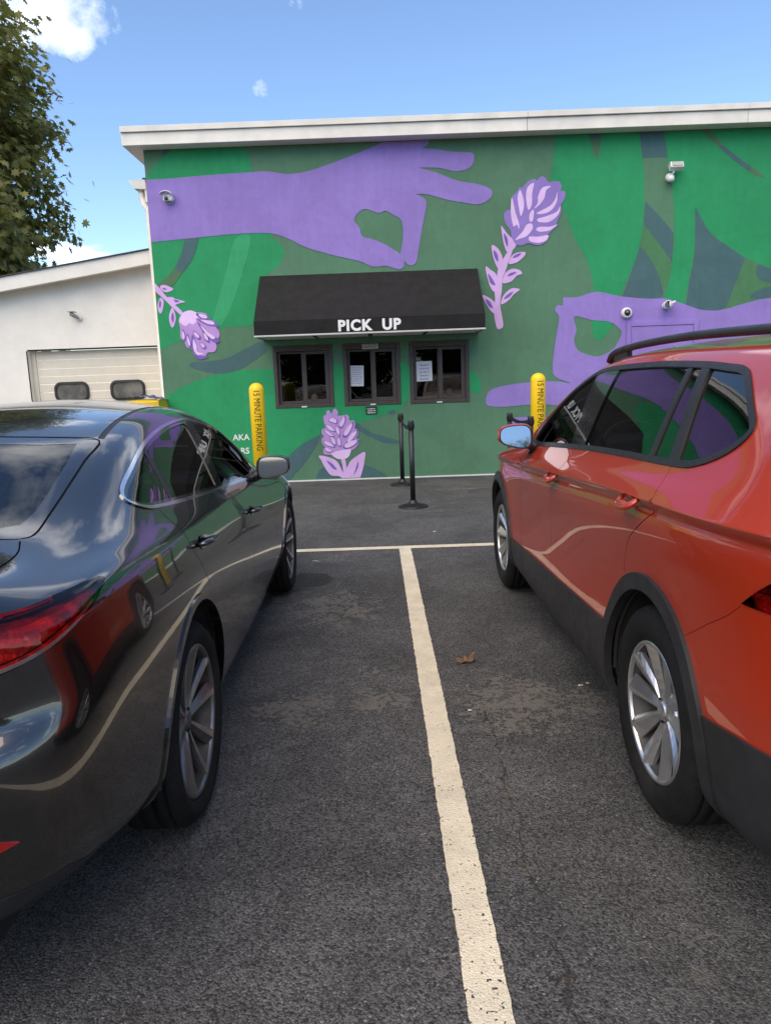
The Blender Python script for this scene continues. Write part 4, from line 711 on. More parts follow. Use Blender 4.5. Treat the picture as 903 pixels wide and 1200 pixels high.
# windows
GL_WIN = glass('window_pane_glass', (.32, .33, .32), 1.40)
M_HANDLE = plain('dark_bronze', (.045, .032, .022), .5, .1)
for i, (a, b) in enumerate(WINS):
    z0, z1 = WZ; mid = (a+b)/2+(.0 if i != 1 else .01)
    w = empty('pick_up_window', (0, 0, 0)); w.parent = bld
    m = MB(); y0, y1 = -.015, .10; fr_ = .055
    m.box((a+.002, y0, z0+.002), (a+fr_, y1, z1-.002), .004); m.box((b-fr_, y0, z0+.002), (b-.002, y1, z1-.002), .004); m.box((a+fr_+.001, y0+.002, z0+.002), (b-fr_-.001, y1, z0+fr_), .004); m.box((a+fr_+.001, y0+.002, z1-fr_*1.5), (b-fr_-.001, y1, z1-.002), .004); m.obj('window_frame', M_BROWN, w)
    for (p, q, yy, t_) in ((a+fr_+.003, mid+.012, .045, .040), (mid-.012, b-fr_-.003, .012, .058)):
        s = MB(); zb, zt = z0+fr_+.003, z1-fr_*1.5-.003
        s.box((p, yy, zb), (p+t_, yy+.028, zt), .003); s.box((q-t_, yy, zb), (q, yy+.028, zt), .003); s.box((p+t_+.001, yy+.001, zb), (q-t_-.001, yy+.027, zb+t_), .003); s.box((p+t_+.001, yy+.001, zt-t_*.8), (q-t_-.001, yy+.027, zt), .003); so = s.obj('sash', M_BROWN, w)
        s = MB(); s.box((p+t_-.004, yy+.012, zb+t_-.004), (q-t_+.004, yy+.016, zt-t_*.8+.004)); s.obj('pane', GL_WIN, so)
    if i != 1:
        s = MB(); hx = mid+.14; s.prism([(hx-.04, z0+.10), (hx+.04, z0+.10)]+[(hx+.04*math.cos(q), z0+.155+.045*math.sin(q)) for q in np.linspace(0, math.pi, 12)], .002, .011, 'y'); s.obj('pull_handle', M_HANDLE, w)
    s = MB(); s.box((mid-.05, -.022, z0+.004), (mid+.03, -.0165, z0+.024), .002); s.obj('latch_plate', M_WHITEPLASTIC, w)

# ---------------------------------------------------------------- things on and by the wall
AX0, AX1, AYF = -1.757, 1.372, .80           # awning ends and depth
M_CANVAS = plain('black_awning_canvas', (.0105, .010, .010), .72, .10, 3, spec=.30, bump=.06, bscale=300)
M_AWNFRAME = plain('awning_frame_white', (.55, .54, .52), .5, .08)
aw = empty('awning', (0, YW, 0)); tag(aw, 'black canvas awning lettered PICK UP over the windows', 'awning')
zt, zf, zb = 3.0, 2.305, 2.108
m = MB(); nx, ny = 24, 8; v = []; f = []
for i in range(nx+1):
    for j in range(ny+1):
        x = AX0+(AX1-AX0)*i/nx; q = j/ny; sag = -.012*math.sin(math.pi*q)*(.6+.4*abs(math.sin(3*math.pi*i/nx)))
        v.append((x, -.010-(AYF-.01)*q, zt+(zf-zt)*q+sag))
for i in range(nx):
    for j in range(ny): f.append((i*(ny+1)+j, i*(ny+1)+j+1, (i+1)*(ny+1)+j+1, (i+1)*(ny+1)+j))
m.add(v, f, True); m.obj('canopy', M_CANVAS, aw)
m = MB(); m.box((AX0, -AYF-.004, zb+.012), (AX1, -AYF+.002, zf-.002)); m.obj('valance', M_CANVAS, aw)
for x in (AX0, AX1):
    m = MB(); m.prism([(-.010, zt-.006), (-AYF+.003, zf-.006), (-AYF+.003, zb+.014), (-.010, zb+.014)], x-.002, x+.002, 'x'); m.obj('side_panel', M_CANVAS, aw)
m = MB()
m.box((AX0-.004, -AYF-.012, zb-.012), (AX1+.004, -AYF+.016, zb+.010), .004)
for x in (AX0, AX1): m.box((x-.012, -AYF+.018, zb-.012), (x+.012, -.002, zb+.010), .004)
m.obj('hem_bar', M_AWNFRAME, aw)
for x in np.linspace(AX0+.8, AX1-.8, 3):
    m = MB(); m.tube([(x, -.005, zt-.05), (x, -AYF+.01, zf-.04)], .012, 8); m.tube([(x, -.005, zb+.03), (x, -AYF+.02, zb+.005)], .012, 8); m.obj('frame_tube', plain('dark_frame_tube', (.05, .05, .05), .5, .1), aw)
m = MB()
for k in range(4):
    xa = AX0+.02+(AX1-AX0-.04)*k/4; xb = AX0+.02+(AX1-AX0-.04)*(k+1)/4
    m.box((xa+.03, -AYF+.02, zb-.010), (xb-.03, -.02, zb-.004))
m.obj('soffit_panel', plain('grey_soffit_cloth', (.60, .58, .54), .8, .1), aw)
letters('PICK  UP', .195, M_WHITELET, aw, lambda a, b, c_: ((-.643+.251)/2+a, -AYF-.0065-c_, 2.203+b), extrude=.0015, offset=.0085, spacing=1.13)

def print_mat(name, paper, ink, rows, x0, x1, seed):
    """paper with rows of small print."""
    t = NT(name); p = t.obj(); s = t.new('ShaderNodeSeparateXYZ'); t.l.new(p, s.inputs[0])
    mpn = t.new('ShaderNodeMapping'); mpn.inputs['Scale'].default_value = (60, 1, 0); mpn.inputs['Location'].default_value = (seed, 0, 0)
    q = t.math('FRACT', t.math('MULTIPLY', s.outputs[2], rows)); cmb = t.new('ShaderNodeCombineXYZ'); t.l.new(s.outputs[0], cmb.inputs[0]); t.l.new(t.math('FLOOR', t.math('MULTIPLY', s.outputs[2], rows)), cmb.inputs[1]); t.l.new(cmb.outputs[0], mpn.inputs[0])
    n = t.noise(mpn.outputs[0], 1, 2, .6)
    k = t.math('MULTIPLY', t.math('GREATER_THAN', q, .52), t.ramp(n, .42, .5)); k = t.math('MULTIPLY', k, t.math('LESS_THAN', t.math('ABSOLUTE', s.outputs[0]), x1))
    k = t.math('MULTIPLY', k, t.math('LESS_THAN', t.math('ABSOLUTE', s.outputs[2]), x0))
    return t.done(t.bsdf(Base_Color=t.mix(t.math('MULTIPLY', k, .8), paper, ink), Roughness=.7))
def sheet(name, label, cat, c, w, h, mat, tilt=0., d=.003, group=None):
    n = 6; v = []; f = []
    m = MB(); m.box((-w/2, -d/2, -h/2), (w/2, d/2, h/2))
    o = m.obj(name, mat); o.location = c; o.rotation_euler = (0, tilt, 0); return tag(o, label, cat, group)
sheet('paper_notice', 'white paper notice with blue print taped in the middle pick up window', 'notice', (-.434, YW+.0535, 1.540), .225, .30, print_mat('notice_print', (.62, .62, .66), (.20, .22, .40), 38, .13, .085, 2), R(1.5))
q = sheet('paper_notice', 'white paper notice taped in the window beside the clover and hand mural', 'notice', (.575, YW+.0535, 1.573), .235, .29, print_mat('notice_print_plain', (.64, .64, .68), (.22, .24, .42), 20, .125, .07, 5), R(-1.0))
q['label'] = 'white paper notice taped in the pick up window above the belt posts'
sheet('window_sign', 'small pale label plate above the middle pick up window', 'sign', (-.21, YW-.021, 1.957), .235, .075, print_mat('small_sign_print', (.45, .43, .40), (.10, .09, .09), 30, .03, .095, 9), 0, .006)
sheet('wall_plate', 'small black plate with white print below the middle pick up window', 'sign', (-.226, YW-.012, 1.030), .165, .115, print_mat('plate_print', (.02, .02, .02), (.70, .70, .70), 34, .045, .062, 13), 0, .012)

def wheel_arc(n, r, a0, a1): return [(r*math.cos(a), r*math.sin(a)) for a in np.linspace(a0, a1, n)]
M_LENS = plain('smoked_camera_dome', (.02, .02, .022), .08, .1, coat=1.)
def dome_camera(loc, label, r=.075, hood=True, tilt=0):
    c = empty('security_camera', loc); tag(c, label, 'camera')
    m = MB(); m.lathe([(0, 0), (r*1.02, 0), (r*1.02, -.02), (r*.98, -.028), (r*.92, -.032)], 28, 'y'); m.obj('mount', M_WHITEPLASTIC, c)
    if hood:
        m = MB(); m.box((-r*.85, -.10, -.05), (r*.95, -.03, .055), .02); m.obj('housing', M_WHITEPLASTIC, c)
        v = []; f = []; n = 16                                  # weather hood
        m = MB()
        for j, y in enumerate((-.02, -.08, -.14, -.165)):
            for i in range(n+1):
                a = math.pi*i/n; rr = r*(1.12-.10*(j == 3)); v.append((rr*math.cos(a)-.01, y, .035+rr*.55*math.sin(a)-(.012 if j == 3 else 0)))
        for j in range(3):
            for i in range(n): f.append((j*(n+1)+i, j*(n+1)+i+1, (j+1)*(n+1)+i+1, (j+1)*(n+1)+i))
        m.add(v, f, True); m.obj('hood', M_WHITEPLASTIC, c)
        m = superbox((-.012, -.108, -.018), .028, .024, .028, 2.0, 12, 20); m.obj('dome', M_LENS, c)
    else:
        m = MB(); m.lathe([(r*.92, -.030), (r*.90, -.055), (r*.72, -.068), (r*.60, -.064), (r*.58, -.05)], 28, 'y'); m.obj('collar', M_WHITEPLASTIC, c)
        m = MB(); m.lathe([(r*.60, -.05), (r*.56, -.072), (r*.40, -.088), (r*.2, -.097), (0, -.10)], 24, 'y'); m.obj('dome', M_LENS, c)
    return c
dome_camera((-2.975, YW-.008, 4.10), 'white hooded security camera on the purple painted wrist')
dome_camera((3.523, YW-.008, 2.30), 'round white dome camera on the purple arm above the painted door', .078, False)
c = empty('security_camera', (4.085, YW-.008, 2.385)); tag(c, 'white bullet camera with tilted stem on the purple arm', 'camera')
m = MB(); m.lathe([(0, 0), (.05, 0), (.05, -.02), (.03, -.03), (0, -.03)], 20, 'y', (.0, 0, 0)); m.obj('mount', M_WHITEPLASTIC, c)
m = MB(); m.tube([(0, -.03, 0), (-.01, -.09, -.0), (-.03, -.20, .0)], [.035, .055, .058], 20); m.obj('barrel', M_WHITEPLASTIC, c)
m = MB(); m.lathe([(.05, -.204), (.03, -.203), (0, -.202)], 18, 'y', (-.03, 0, 0)); m.obj('lens', M_LENS, c)
m = MB(); m.tube([(.03, -.05, .0), (.075, -.08, .03), (.115, -.10, .05)], [.012, .017, .014], 12); m.obj('antenna', M_WHITEPLASTIC, c)
c = empty('flood_light', (4.09, YW-.004, 4.13)); tag(c, 'white flood light with square head high on the green wall', 'light')
m = MB(); m.lathe([(0, 0), (.06, 0), (.062, -.03), (.05, -.06), (.03, -.075), (0, -.078)], 24, 'y'); m.obj('mount', M_WHITEPLASTIC, c)
m = superbox((-.015, -.10, -.035), .05, .05, .045, 2.2, 12, 20); m.obj('sensor', M_WHITEPLASTIC, c)
m = MB(); m.tube([(.02, -.06, .03), (.03, -.10, .07)], .015, 10); m.obj('arm', M_WHITEPLASTIC, c)
m = MB(); m.box((-.04, -.16, .075), (.145, -.07, .165), .012); rot_mb(m, (.05, -.1, .12), 'X', R(-25)); m.obj('lamp_head', M_WHITEPLASTIC, c)
m = MB(); m.box((-.02, -.172, .09), (.125, -.161, .15), .003); rot_mb(m, (.05, -.1, .12), 'X', R(-25)); m.obj('lamp_glass', plain('pale_lamp_glass', (.45, .42, .38), .25, .1), c)
# gutter and downspout at the left corner
c = empty('downspout', (XL-.07, YW+.12, 0)); tag(c, 'off white downspout and gutter end at the building corner', 'downspout')
m = MB(); m.prism([(-.215, 4.40), (-.145, 4.285), (-.01, 4.275), (.02, 4.275), (.02, 4.40)], .0, .5, 'y'); m.obj('gutter', M_TRIMW, c)
m = MB(); m.box((-.03, .05, 4.36), (.055, 1.2, 4.44), .004); m.obj('eave_board', plain('dark_shingle', (.06, .055, .05), .9, .2), c)
m = MB(); m.tube([(-.075, .10, 4.285), (-.075, .10, 4.18), (-.03, .06, 4.08), (.025, .03, 3.98), (.03, .03, 3.8), (.03, .03, .15), (.03, -.05, .06)], .042, 12, sx=1.05); m.obj('pipe', M_TRIMW, c)
m = MB(); m.box((.0, .02, 4.10), (.058, .10, 4.36), .004); m.obj('corner_board', M_TRIMW, c)

# bollards
M_YELLOW = plain('yellow_bollard_sleeve', (1.0, .62, .006), .45, .04, 4, coat=.05)
M_INK = plain('black_lettering', (.012, .012, .012), .6, .05)
def bollard(x, y, label, hgt=1.487, r=.094):
    o = empty('bollard', (x, y, 0)); tag(o, label, 'bollard', None)
    pr = [(0, .0), (r, .0), (r, hgt-r*.95)]+[(r*math.cos(a), hgt-r*.95+r*.95*math.sin(a)) for a in np.linspace(.1, math.pi/2, 10)]
    m = MB(); m.lathe(pr, 40, 'z'); m.obj('sleeve', M_YELLOW, o)
    rr = r+.0022
    def wrap(tx, ty, tz):                                     # text x runs down the post, text y wraps round it
        a = -math.pi/2+.10+ty*1.05/rr
        return (rr*math.cos(a), rr*math.sin(a), hgt-.085-.385-tx*.735)
    letters('15 MINUTE PARKING', .112, M_INK, o, wrap, extrude=0, offset=0, spacing=1.0)
    return o
bollard(-1.640, 9.6, 'yellow bollard reading 15 MINUTE PARKING beside the sedan and painted white lettering')
bollard(1.925, 9.6, 'yellow bollard reading 15 MINUTE PARKING behind the orange suv')
# stanchions
M_POST = plain('black_post', (.014, .014, .015), .38, .12, 10)
M_WEB = plain('black_webbing', (.012, .012, .013), .85, .15, 80)
def stanchion(x, y, label, belt=None):
    o = empty('belt_stanchion', (x, y, 0)); tag(o, label, 'stanchion', None)
    m = MB(); m.lathe([(0, 0), (.172, 0), (.175, .008), (.170, .016), (.12, .030), (.07, .042), (.05, .055), (.042, .075), (.036, .085), (0, .085)], 36, 'z'); m.obj('base', M_POST, o)
    m = MB(); m.lathe([(0, .08), (.030, .08), (.030, .90), (0, .90)], 24, 'z'); m.obj('pole', M_POST, o)
    m = MB(); m.lathe([(.031, .895), (.036, .90), (.036, .982), (.035, .99), (.030, 1.0), (0, 1.0)], 24, 'z'); m.box((-.041, -.011, .915), (.041, .011, .962), .003); m.box((-.011, -.041, .915), (.011, .041, .962), .003); m.obj('belt_head', M_POST, o)
    if belt:
        d = Vector((belt[0]-x, belt[1]-y)); L = d.length; u = d/L; n = 16; v = []; f = []; w = Vector((-u.y, u.x))*.001
        for i in range(n+1):
            q = i/n; p = u*(.045+(L-.09)*q); z = .94-.035*math.sin(math.pi*q)*L
            v += [(p.x+w.x, p.y+w.y, z-.024), (p.x+w.x, p.y+w.y, z+.024), (p.x-w.x, p.y-w.y, z+.024), (p.x-w.x, p.y-w.y, z-.024)]
        for i in range(n):
            for k in range(4): f.append((4*i+k, 4*i+(k+1) % 4, 4*i+4+(k+1) % 4, 4*i+4+k))
        m = MB(); m.add(v, f); m.obj('belt', M_WEB, o)
    return o
stanchion(.271, 8.583, 'black belt post standing out on the asphalt, clear of the wall')
stanchion(.190, 10.45, 'black belt post close to the mural wall below the windows', (.271, 8.583))
stanchion(1.557, 9.55, 'black belt post before the painted fingertip, past the suv mirror', (1.640, 8.60))
stanchion(1.640, 8.60, 'black belt post tucked between the yellow bollard and the suv mirror')

# ---------------------------------------------------------------- garage next door
GY = YW+.6
M_GWALL = plain('white_stucco', (.85, .81, .72), .75, .05, 2.5, bump=.25, bscale=90)
M_GDOOR = plain('cream_door_paint', (.72, .66, .54), .55, .05, 4)
gar = empty('garage_building', (-5, GY, 0)); tag(gar, 'low white garage with sloping roof and cream door', 'garage')
zr = lambda x: 3.49+(x+3.475)*.1407        # roof line at the front, rising towards the mural building
gx0, gx1, gd0, gd1, gdz = -11.5, -3.20, -5.515, -3.494, 2.095
rl_ = [(gx0, 0), (gd0, 0), (gd0, gdz), (gd1, gdz), (gd1, 0), (gx1, 0), (gx1, zr(gx1)-.12), (gx0, zr(gx0)-.12)]
UV, F = cdt([], [resample(rl_, .4)]); cen = np.array([UV[list(f)].mean(0) for f in F]); k = inside(cen, rl_)
Fw = []
for f, q in zip(F, k):
    if q:
        a, b, c_ = [UV[i] for i in f]; Fw.append(f if (b[0]-a[0])*(c_[1]-a[1])-(b[1]-a[1])*(c_[0]-a[0]) > 0 else f[::-1])
link('front_wall', arr_mesh('front_wall', [(u+5, 0, v) for u, v in UV], Fw, M_GWALL, smooth=False), gar)
m = MB(); m.box((gd0-.001+5, .0, 0), (gd0-.02+5, .14, gdz)); m.box((gd1+5, 0, 0), (gd1+5.02, .14, gdz)); m.box((gd0+5, 0, gdz), (gd1+5, .14, gdz+.02)); m.obj('door_reveal', M_GWALL, gar)
m = MB(); m.add([(gx0+5, -.30, zr(gx0)), (gx1+5, -.30, zr(gx1)), (gx1+5, 7, zr(gx1)+.3), (gx0+5, 7, zr(gx0)+.3)], [(0, 1, 2, 3)]); m.add([(gx0+5, -.30, zr(gx0)-.014), (gx1+5, -.30, zr(gx1)-.014), (gx1+5, 7, zr(gx1)+.286), (gx0+5, 7, zr(gx0)+.286), (gx0+5, -.30, zr(gx0)), (gx1+5, -.30, zr(gx1))], [(0, 3, 2, 1), (0, 1, 5, 4)]); m.obj('roof', plain('dark_roof_shingle', (.075, .070, .066), .9, .25, 9), gar)
m = MB(); v = []
for x in (gx0, gx1): v += [(x+5, -.27, zr(x)-.215), (x+5, -.27, zr(x)-.016), (x+5, -.24, zr(x)-.016), (x+5, -.24, zr(x)-.215)]
m.add(v, [(0, 4, 5, 1), (1, 5, 6, 2), (2, 6, 7, 3), (3, 7, 4, 0)]); m.obj('fascia_board', M_GWALL, gar)
m = MB(); m.add([(gx0+5, -.24, zr(gx0)-.20), (gx1+5, -.24, zr(gx1)-.20), (gx1+5, -.001, zr(gx1)-.19), (gx0+5, -.001, zr(gx0)-.19)], [(0, 1, 2, 3)]); m.obj('soffit', M_GWALL, gar)
m = MB(); m.box((gx0+5, 0.01, 0), (gx0+5.1, 7, zr(gx0)-.1)); m.obj('side_wall', M_GWALL, gar)
gdo = empty('garage_door', (0, 0, 0)); gdo.parent = gar
m = MB(); m.box((gd0+5, .105, .0), (gd0+5.07, .14, gdz), .004); m.obj('door_jamb', M_GDOOR, gdo)
zs = [.01, .18, .35, .52, .68, .85, 1.02, 1.19, 1.33, 1.455, 1.58, 1.70, 1.82, 1.955, 2.09]
wins = [(-5.2+5, -4.659+5), (-4.321+5, -3.777+5)]
for a, b in zip(zs[:-1], zs[1:]):
    m = MB(); m.box((gd0+5.074, .112+rnd.uniform(-.001, .001), a+.0015), (gd1+5-.004, .145, b-.0015), .0025); m.obj('slat', M_GDOOR, gdo)
def oval(x0, x1, z0, z1, r, n=8):
    o_ = []
    for cx, cz, a0 in ((x1-r, z1-r, 0), (x0+r, z1-r, 90), (x0+r, z0+r, 180), (x1-r, z0+r, 270)): o_ += [(cx+r*math.cos(R(a0+90*i/n)), cz+r*math.sin(R(a0+90*i/n))) for i in range(n+1)]
    return o_
for a, b in wins:
    w = empty('door_window', (0, 0, 0)); w.parent = gdo
    o1 = oval(a, b, 1.300, 1.610, .11); o2 = oval(a+.035, b-.035, 1.335, 1.575, .085); v = [(p[0], .085, p[1]) for p in o1]+[(p[0], .080, p[1]) for p in o2]+[(p[0], .125, p[1]) for p in o1]+[(p[0], .110, p[1]) for p in o2]; n = len(o1)
    m = MB(); m.add(v, [(i, (i+1) % n, n+(i+1) % n, n+i) for i in range(n)]+[(i, 2*n+i, 2*n+(i+1) % n, (i+1) % n) for i in range(n)]+[(n+i, n+(i+1) % n, 3*n+(i+1) % n, 3*n+i) for i in range(n)]); m.obj('rubber_frame', plain('black_rubber', (.02, .02, .02), .6, .1), w)
    m = MB(); m.prism(o2, .098, .104, 'y'); m.obj('pane', plain('dusty_grey_pane', (.13, .125, .115), .25, .35, 5, coat=.6), w)
c = empty('security_camera', (-4.655, GY-.004, 2.56)); tag(c, 'small grey camera on the white garage wall', 'camera')
m = MB(); m.lathe([(0, 0), (.045, 0), (.045, -.02), (.03, -.035), (0, -.035)], 20, 'y'); m.obj('mount', M_WHITEPLASTIC, c)
m = MB(); m.tube([(0, -.03, .0), (-.02, -.08, .02), (-.06, -.16, .055)], [.018, .03, .032], 14); m.obj('barrel', plain('grey_camera_body', (.30, .30, .29), .5, .1), c)
m = MB(); m.box((-.10, -.19, .08), (-.01, -.05, .092), .003); m.obj('sun_shield', plain('grey_camera_body', (.30, .30, .29), .5, .1), c)
# yellow cart with a blue cover by the garage door
c = empty('utility_cart', (-3.56, YW-.20, 0)); tag(c, 'yellow utility cart with blue tarp by the garage door, behind the sedan', 'cart')
m = MB(); m.box((-.30, -.22, .16), (.32, .22, 1.10), .03); m.obj('bin', plain('yellow_plastic', (.75, .50, .03), .5, .08), c)
m = MB(); v = [(-.36, -.25, 1.245), (.32, -.25, 1.275), (.32, .25, 1.275), (-.36, .25, 1.245), (-.33, -.24, 1.102), (.32, -.24, 1.102), (.32, .24, 1.102), (-.33, .24, 1.102), (.0, -.2, 1.31), (.32, -.2, 1.31), (.32, .2, 1.31), (.0, .2, 1.31)]
m.add(v, [(0, 1, 5, 4), (1, 2, 6, 5), (2, 3, 7, 6), (3, 0, 4, 7), (0, 3, 11, 8), (8, 11, 10, 9), (0, 8, 9, 1), (2, 10, 11, 3), (1, 9, 10, 2)]); m.obj('lid', plain('yellow_plastic', (.75, .50, .03), .5, .08), c)
n1_, n2_ = 14, 8; v = []; f = []
for i in range(n1_+1):
    for j in range(n2_+1): v.append((-.13+.46*i/n1_, -.24+.48*j/n2_, 1.318+.045*math.sin(i*.23+.4)+.012*math.sin(i*1.7+j)+.008*math.cos(j*2.1+i*.6)))
for i in range(n1_):
    for j in range(n2_): f.append((i*(n2_+1)+j, (i+1)*(n2_+1)+j, (i+1)*(n2_+1)+j+1, i*(n2_+1)+j+1))
m = MB(); m.add(v, f, True); m.obj('tarp', plain('blue_tarp', (.035, .075, .26), .5, .15), c)
for x in (-.22, .24):
    for y in (-.17, .17):
        m = MB(); m.lathe([(0, -.02), (.075, -.02), (.08, 0), (.075, .02), (0, .02)], 20, 'y', (x, y, .08)); m.obj('wheel', plain('black_underside', (.012, .012, .013), .8, .2), c)

# ---------------------------------------------------------------- fallen leaf and litter
def maple(n=1.0):
    pts = []
    for a, r in ((-90, .30), (-60, .42), (-52, .62), (-30, .46), (-22, .50), (-5, .86), (12, .55), (28, .50), (40, .88), (55, .62), (68, .52), (78, .70), (90, 1.0), (102, .70), (112, .52), (125, .62), (140, .88), (152, .50), (168, .55), (185, .86), (202, .50), (210, .46), (232, .62), (240, .42)): pts.append((r*n*math.cos(R(a)), r*n*math.sin(R(a))))
    return pts
pl = maple(.085); v = [(0, 0, .012)]+[(x, y*.42, .006+.030*abs(math.sin(7*x/.06+1.2))*(abs(x)+abs(y))/.08+.012*max(0, x)/.06) for x, y in pl]
m = MB(); m.add(v, [(0, 1+i, 1+(i+1) % len(pl)) for i in range(len(pl))]); m.tube([(0, -.015, .012), (-.03, -.035, .01), (-.055, -.036, .014)], .0016, 6)
o = m.obj('fallen_leaf', plain('dry_brown_leaf', (.20, .115, .055), .8, .25, 40)); o.location = (.375, 3.69, .001); o.rotation_euler = (0, 0, R(20)); tag(o, 'dry brown leaf curled on the asphalt beside the stall line', 'leaf')
def scrap(x, y, s, label, mat, cat='litter'):
    r_ = random.Random(int(x*1000)); n = 9; v = [(0, 0, .006)]+[(s*r_.uniform(.6, 1)*math.cos(2*math.pi*i/n), s*.6*r_.uniform(.6, 1)*math.sin(2*math.pi*i/n), r_.uniform(.001, .008)) for i in range(n)]
    m = MB(); m.add(v, [(0, 1+i, 1+(i+1) % n) for i in range(n)]); o = m.obj('litter_scrap', mat); o.location = (x, y, .001); tag(o, label, cat)
M_SCRAP = plain('pale_scrap', (.55, .55, .53), .8, .1)
scrap(.875, 3.36, .016, 'small white scrap on the asphalt beside the suv', M_SCRAP)
scrap(.915, 3.38, .012, 'tiny white scrap next to a larger scrap beside the suv', M_SCRAP)
scrap(.325, 3.13, .012, 'white speck of litter in the dusty patch by the stall line', M_SCRAP)
scrap(-.63, 6.05, .035, 'pale flat straw scrap near the sedan front wheel', plain('straw_scrap', (.42, .38, .30), .8, .1))
scrap(-.47, 6.2, .02, 'small tan leaf scrap just below the cross line', plain('tan_scrap', (.40, .28, .16), .8, .1))
scrap(.42, 7.1, .022, 'white paper scrap beyond the cross line', M_SCRAP)

# ---------------------------------------------------------------- maple tree behind the garage
def leaf_material():
    t = NT('maple_leaves'); p = t.pos(); g_ = t.new('ShaderNodeNewGeometry')
    rnd_ = g_.outputs['Random Per Island']
    n = t.noise(p, .55, 4, .6)
    c = t.mix(t.ramp(rnd_, 0, 1, 0, 1, False), (.135, .150, .040), (.36, .335, .10))
    c = t.mix(t.ramp(n, .45, .68, 0, .55), c, (.26, .24, .07))
    b = t.bsdf(Base_Color=c, Roughness=.55, Specular_IOR_Level=.4)
    tr = t.new('ShaderNodeBsdfTranslucent'); t.put(tr.inputs[0], t.mix(.5, c, (.20, .22, .03)))
    m_ = t.new('ShaderNodeMixShader'); m_.inputs[0].default_value = .40; t.l.new(b.outputs[0], m_.inputs[1]); t.l.new(tr.outputs[0], m_.inputs[2])
    return t.done(m_)
M_LEAF = leaf_material()
M_BARK = plain('grey_brown_bark', (.085, .07, .055), .9, .3, 8, bump=.6, bscale=18)
def tree(loc, cz, rx, ry, rz, label, seed, nl, lsize=.115):
    rg = np.random.default_rng(seed); o = empty('maple_tree', loc); tag(o, label, 'tree')
    t = MB(); H = cz+rz*.55
    t.tube([(0, 0, 0), (.05, .02, .5), (.0, .08, 1.6), (-.1, .0, 3.0), (.05, .05, H*.6), (0, 0, H)], [.36, .27, .23, .20, .12, .03], 12)
    ends = []
    for k in range(16):
        a = rg.uniform(0, 2*math.pi); z0 = rg.uniform(2.2, H*.8); e = rg.uniform(-.25, .8); L = rg.uniform(.55, .95)
        d = np.array([math.cos(a)*rx*L, math.sin(a)*ry*L, rz*e*.6]); p0 = np.array([0, 0, z0]); mid = p0+d*.5+np.array([0, 0, .35])
        t.tube([p0, p0+d*.25+[0, 0, .12], mid, p0+d], [.10, .08, .055, .015], 7); ends.append(p0+d)
    t.obj('trunk', M_BARK, o)
    # leaf sprays on a lumpy shell, thinner inside
    base = np.array([(0, 0)]+[(r*math.cos(R(a)), r*math.sin(R(a))) for a, r in ((-90, .3), (-50, .62), (-25, .45), (0, .86), (22, .48), (42, .9), (66, .5), (90, 1.0), (114, .5), (138, .9), (158, .48), (180, .86), (205, .45), (230, .62))])
    nb = len(base)-1; C = []
    nc = int(nl/26); th = rg.uniform(0, 2*math.pi, nc); ct = rg.uniform(-1, 1, nc)
    dirs = np.stack([np.sqrt(1-ct**2)*np.cos(th), np.sqrt(1-ct**2)*np.sin(th), ct], 1)
    lump = 1+.13*np.sin(dirs[:, 0]*5+1.3)*np.cos(dirs[:, 2]*6+.4)+.09*np.sin(dirs[:, 1]*9+dirs[:, 2]*7)+.05*np.sin(dirs[:, 0]*17+dirs[:, 2]*13)
    rad = lump*np.where(rg.uniform(size=nc) < .62, rg.uniform(.84, 1.02, nc), rg.uniform(.4, .85, nc))
    cen = dirs*rad[:, None]*[rx, ry, rz]+[0, 0, cz]
    V = []; F = []
    for c_, d_ in zip(cen, dirs):
        k = rg.integers(18, 34); off = rg.normal(0, 1, (k, 3))*[.22, .22, .15]; ps = c_+off
        for p in ps:
            nrm = d_*.75+[0, 0, .55]+rg.normal(0, .45, 3); nrm /= np.linalg.norm(nrm)
            dn = np.array([d_[0], d_[1], -.9])+rg.normal(0, .5, 3); tx = np.cross(dn, nrm); tx /= np.linalg.norm(tx)+1e-9; ty = np.cross(nrm, tx)
            s = lsize*rg.uniform(.65, 1.15); k0 = len(V); fold = rg.uniform(-.15, .25)
            V += [p+(tx*b[0]+ty*b[1]-nrm*abs(b[0])*fold)*s for b in base]
            F += [(k0, k0+1+i, k0+1+(i+1) % nb) for i in range(0, nb)]
    me = arr_mesh('crown', V, F, M_LEAF, smooth=False); link('crown', me, o)
    return o
maple = tree((-11.25, 17.5, 0), 6.1, 3.75, 3.5, 5.2, 'tall leafy maple tree rising behind the white garage', 11, 66000, .135)
def copy_tree(o, parent=None):
    c_ = o.copy(); COL.objects.link(c_); c_.parent = parent
    for ch in list(o.children): copy_tree(ch, c_)
    return c_
# unseen trees added behind the viewer so windows and paint have something to mirror
for x, y, s_, rz_, lab in ((-22, -29, .95, .4, 'maple tree at the end of the unseen row added for reflections'), (-12.5, -31, 1.1, 1.9, 'big maple tree second in the unseen row added for reflections'), (-3, -30, .9, 3.1, 'small maple tree in the middle of the unseen row added for reflections'), (6.5, -31, 1.05, 4.4, 'maple tree fourth in the unseen row added for reflections'), (16, -30, 1.0, 5.3, 'maple tree last in the unseen row added for reflections')):
    o = copy_tree(maple); o.location = (x, y, 0); o.scale = (s_*1.35, s_*1.2, s_*.80); o.rotation_euler = (0, 0, rz_); tag(o, lab, 'tree', 'trees added for reflections')
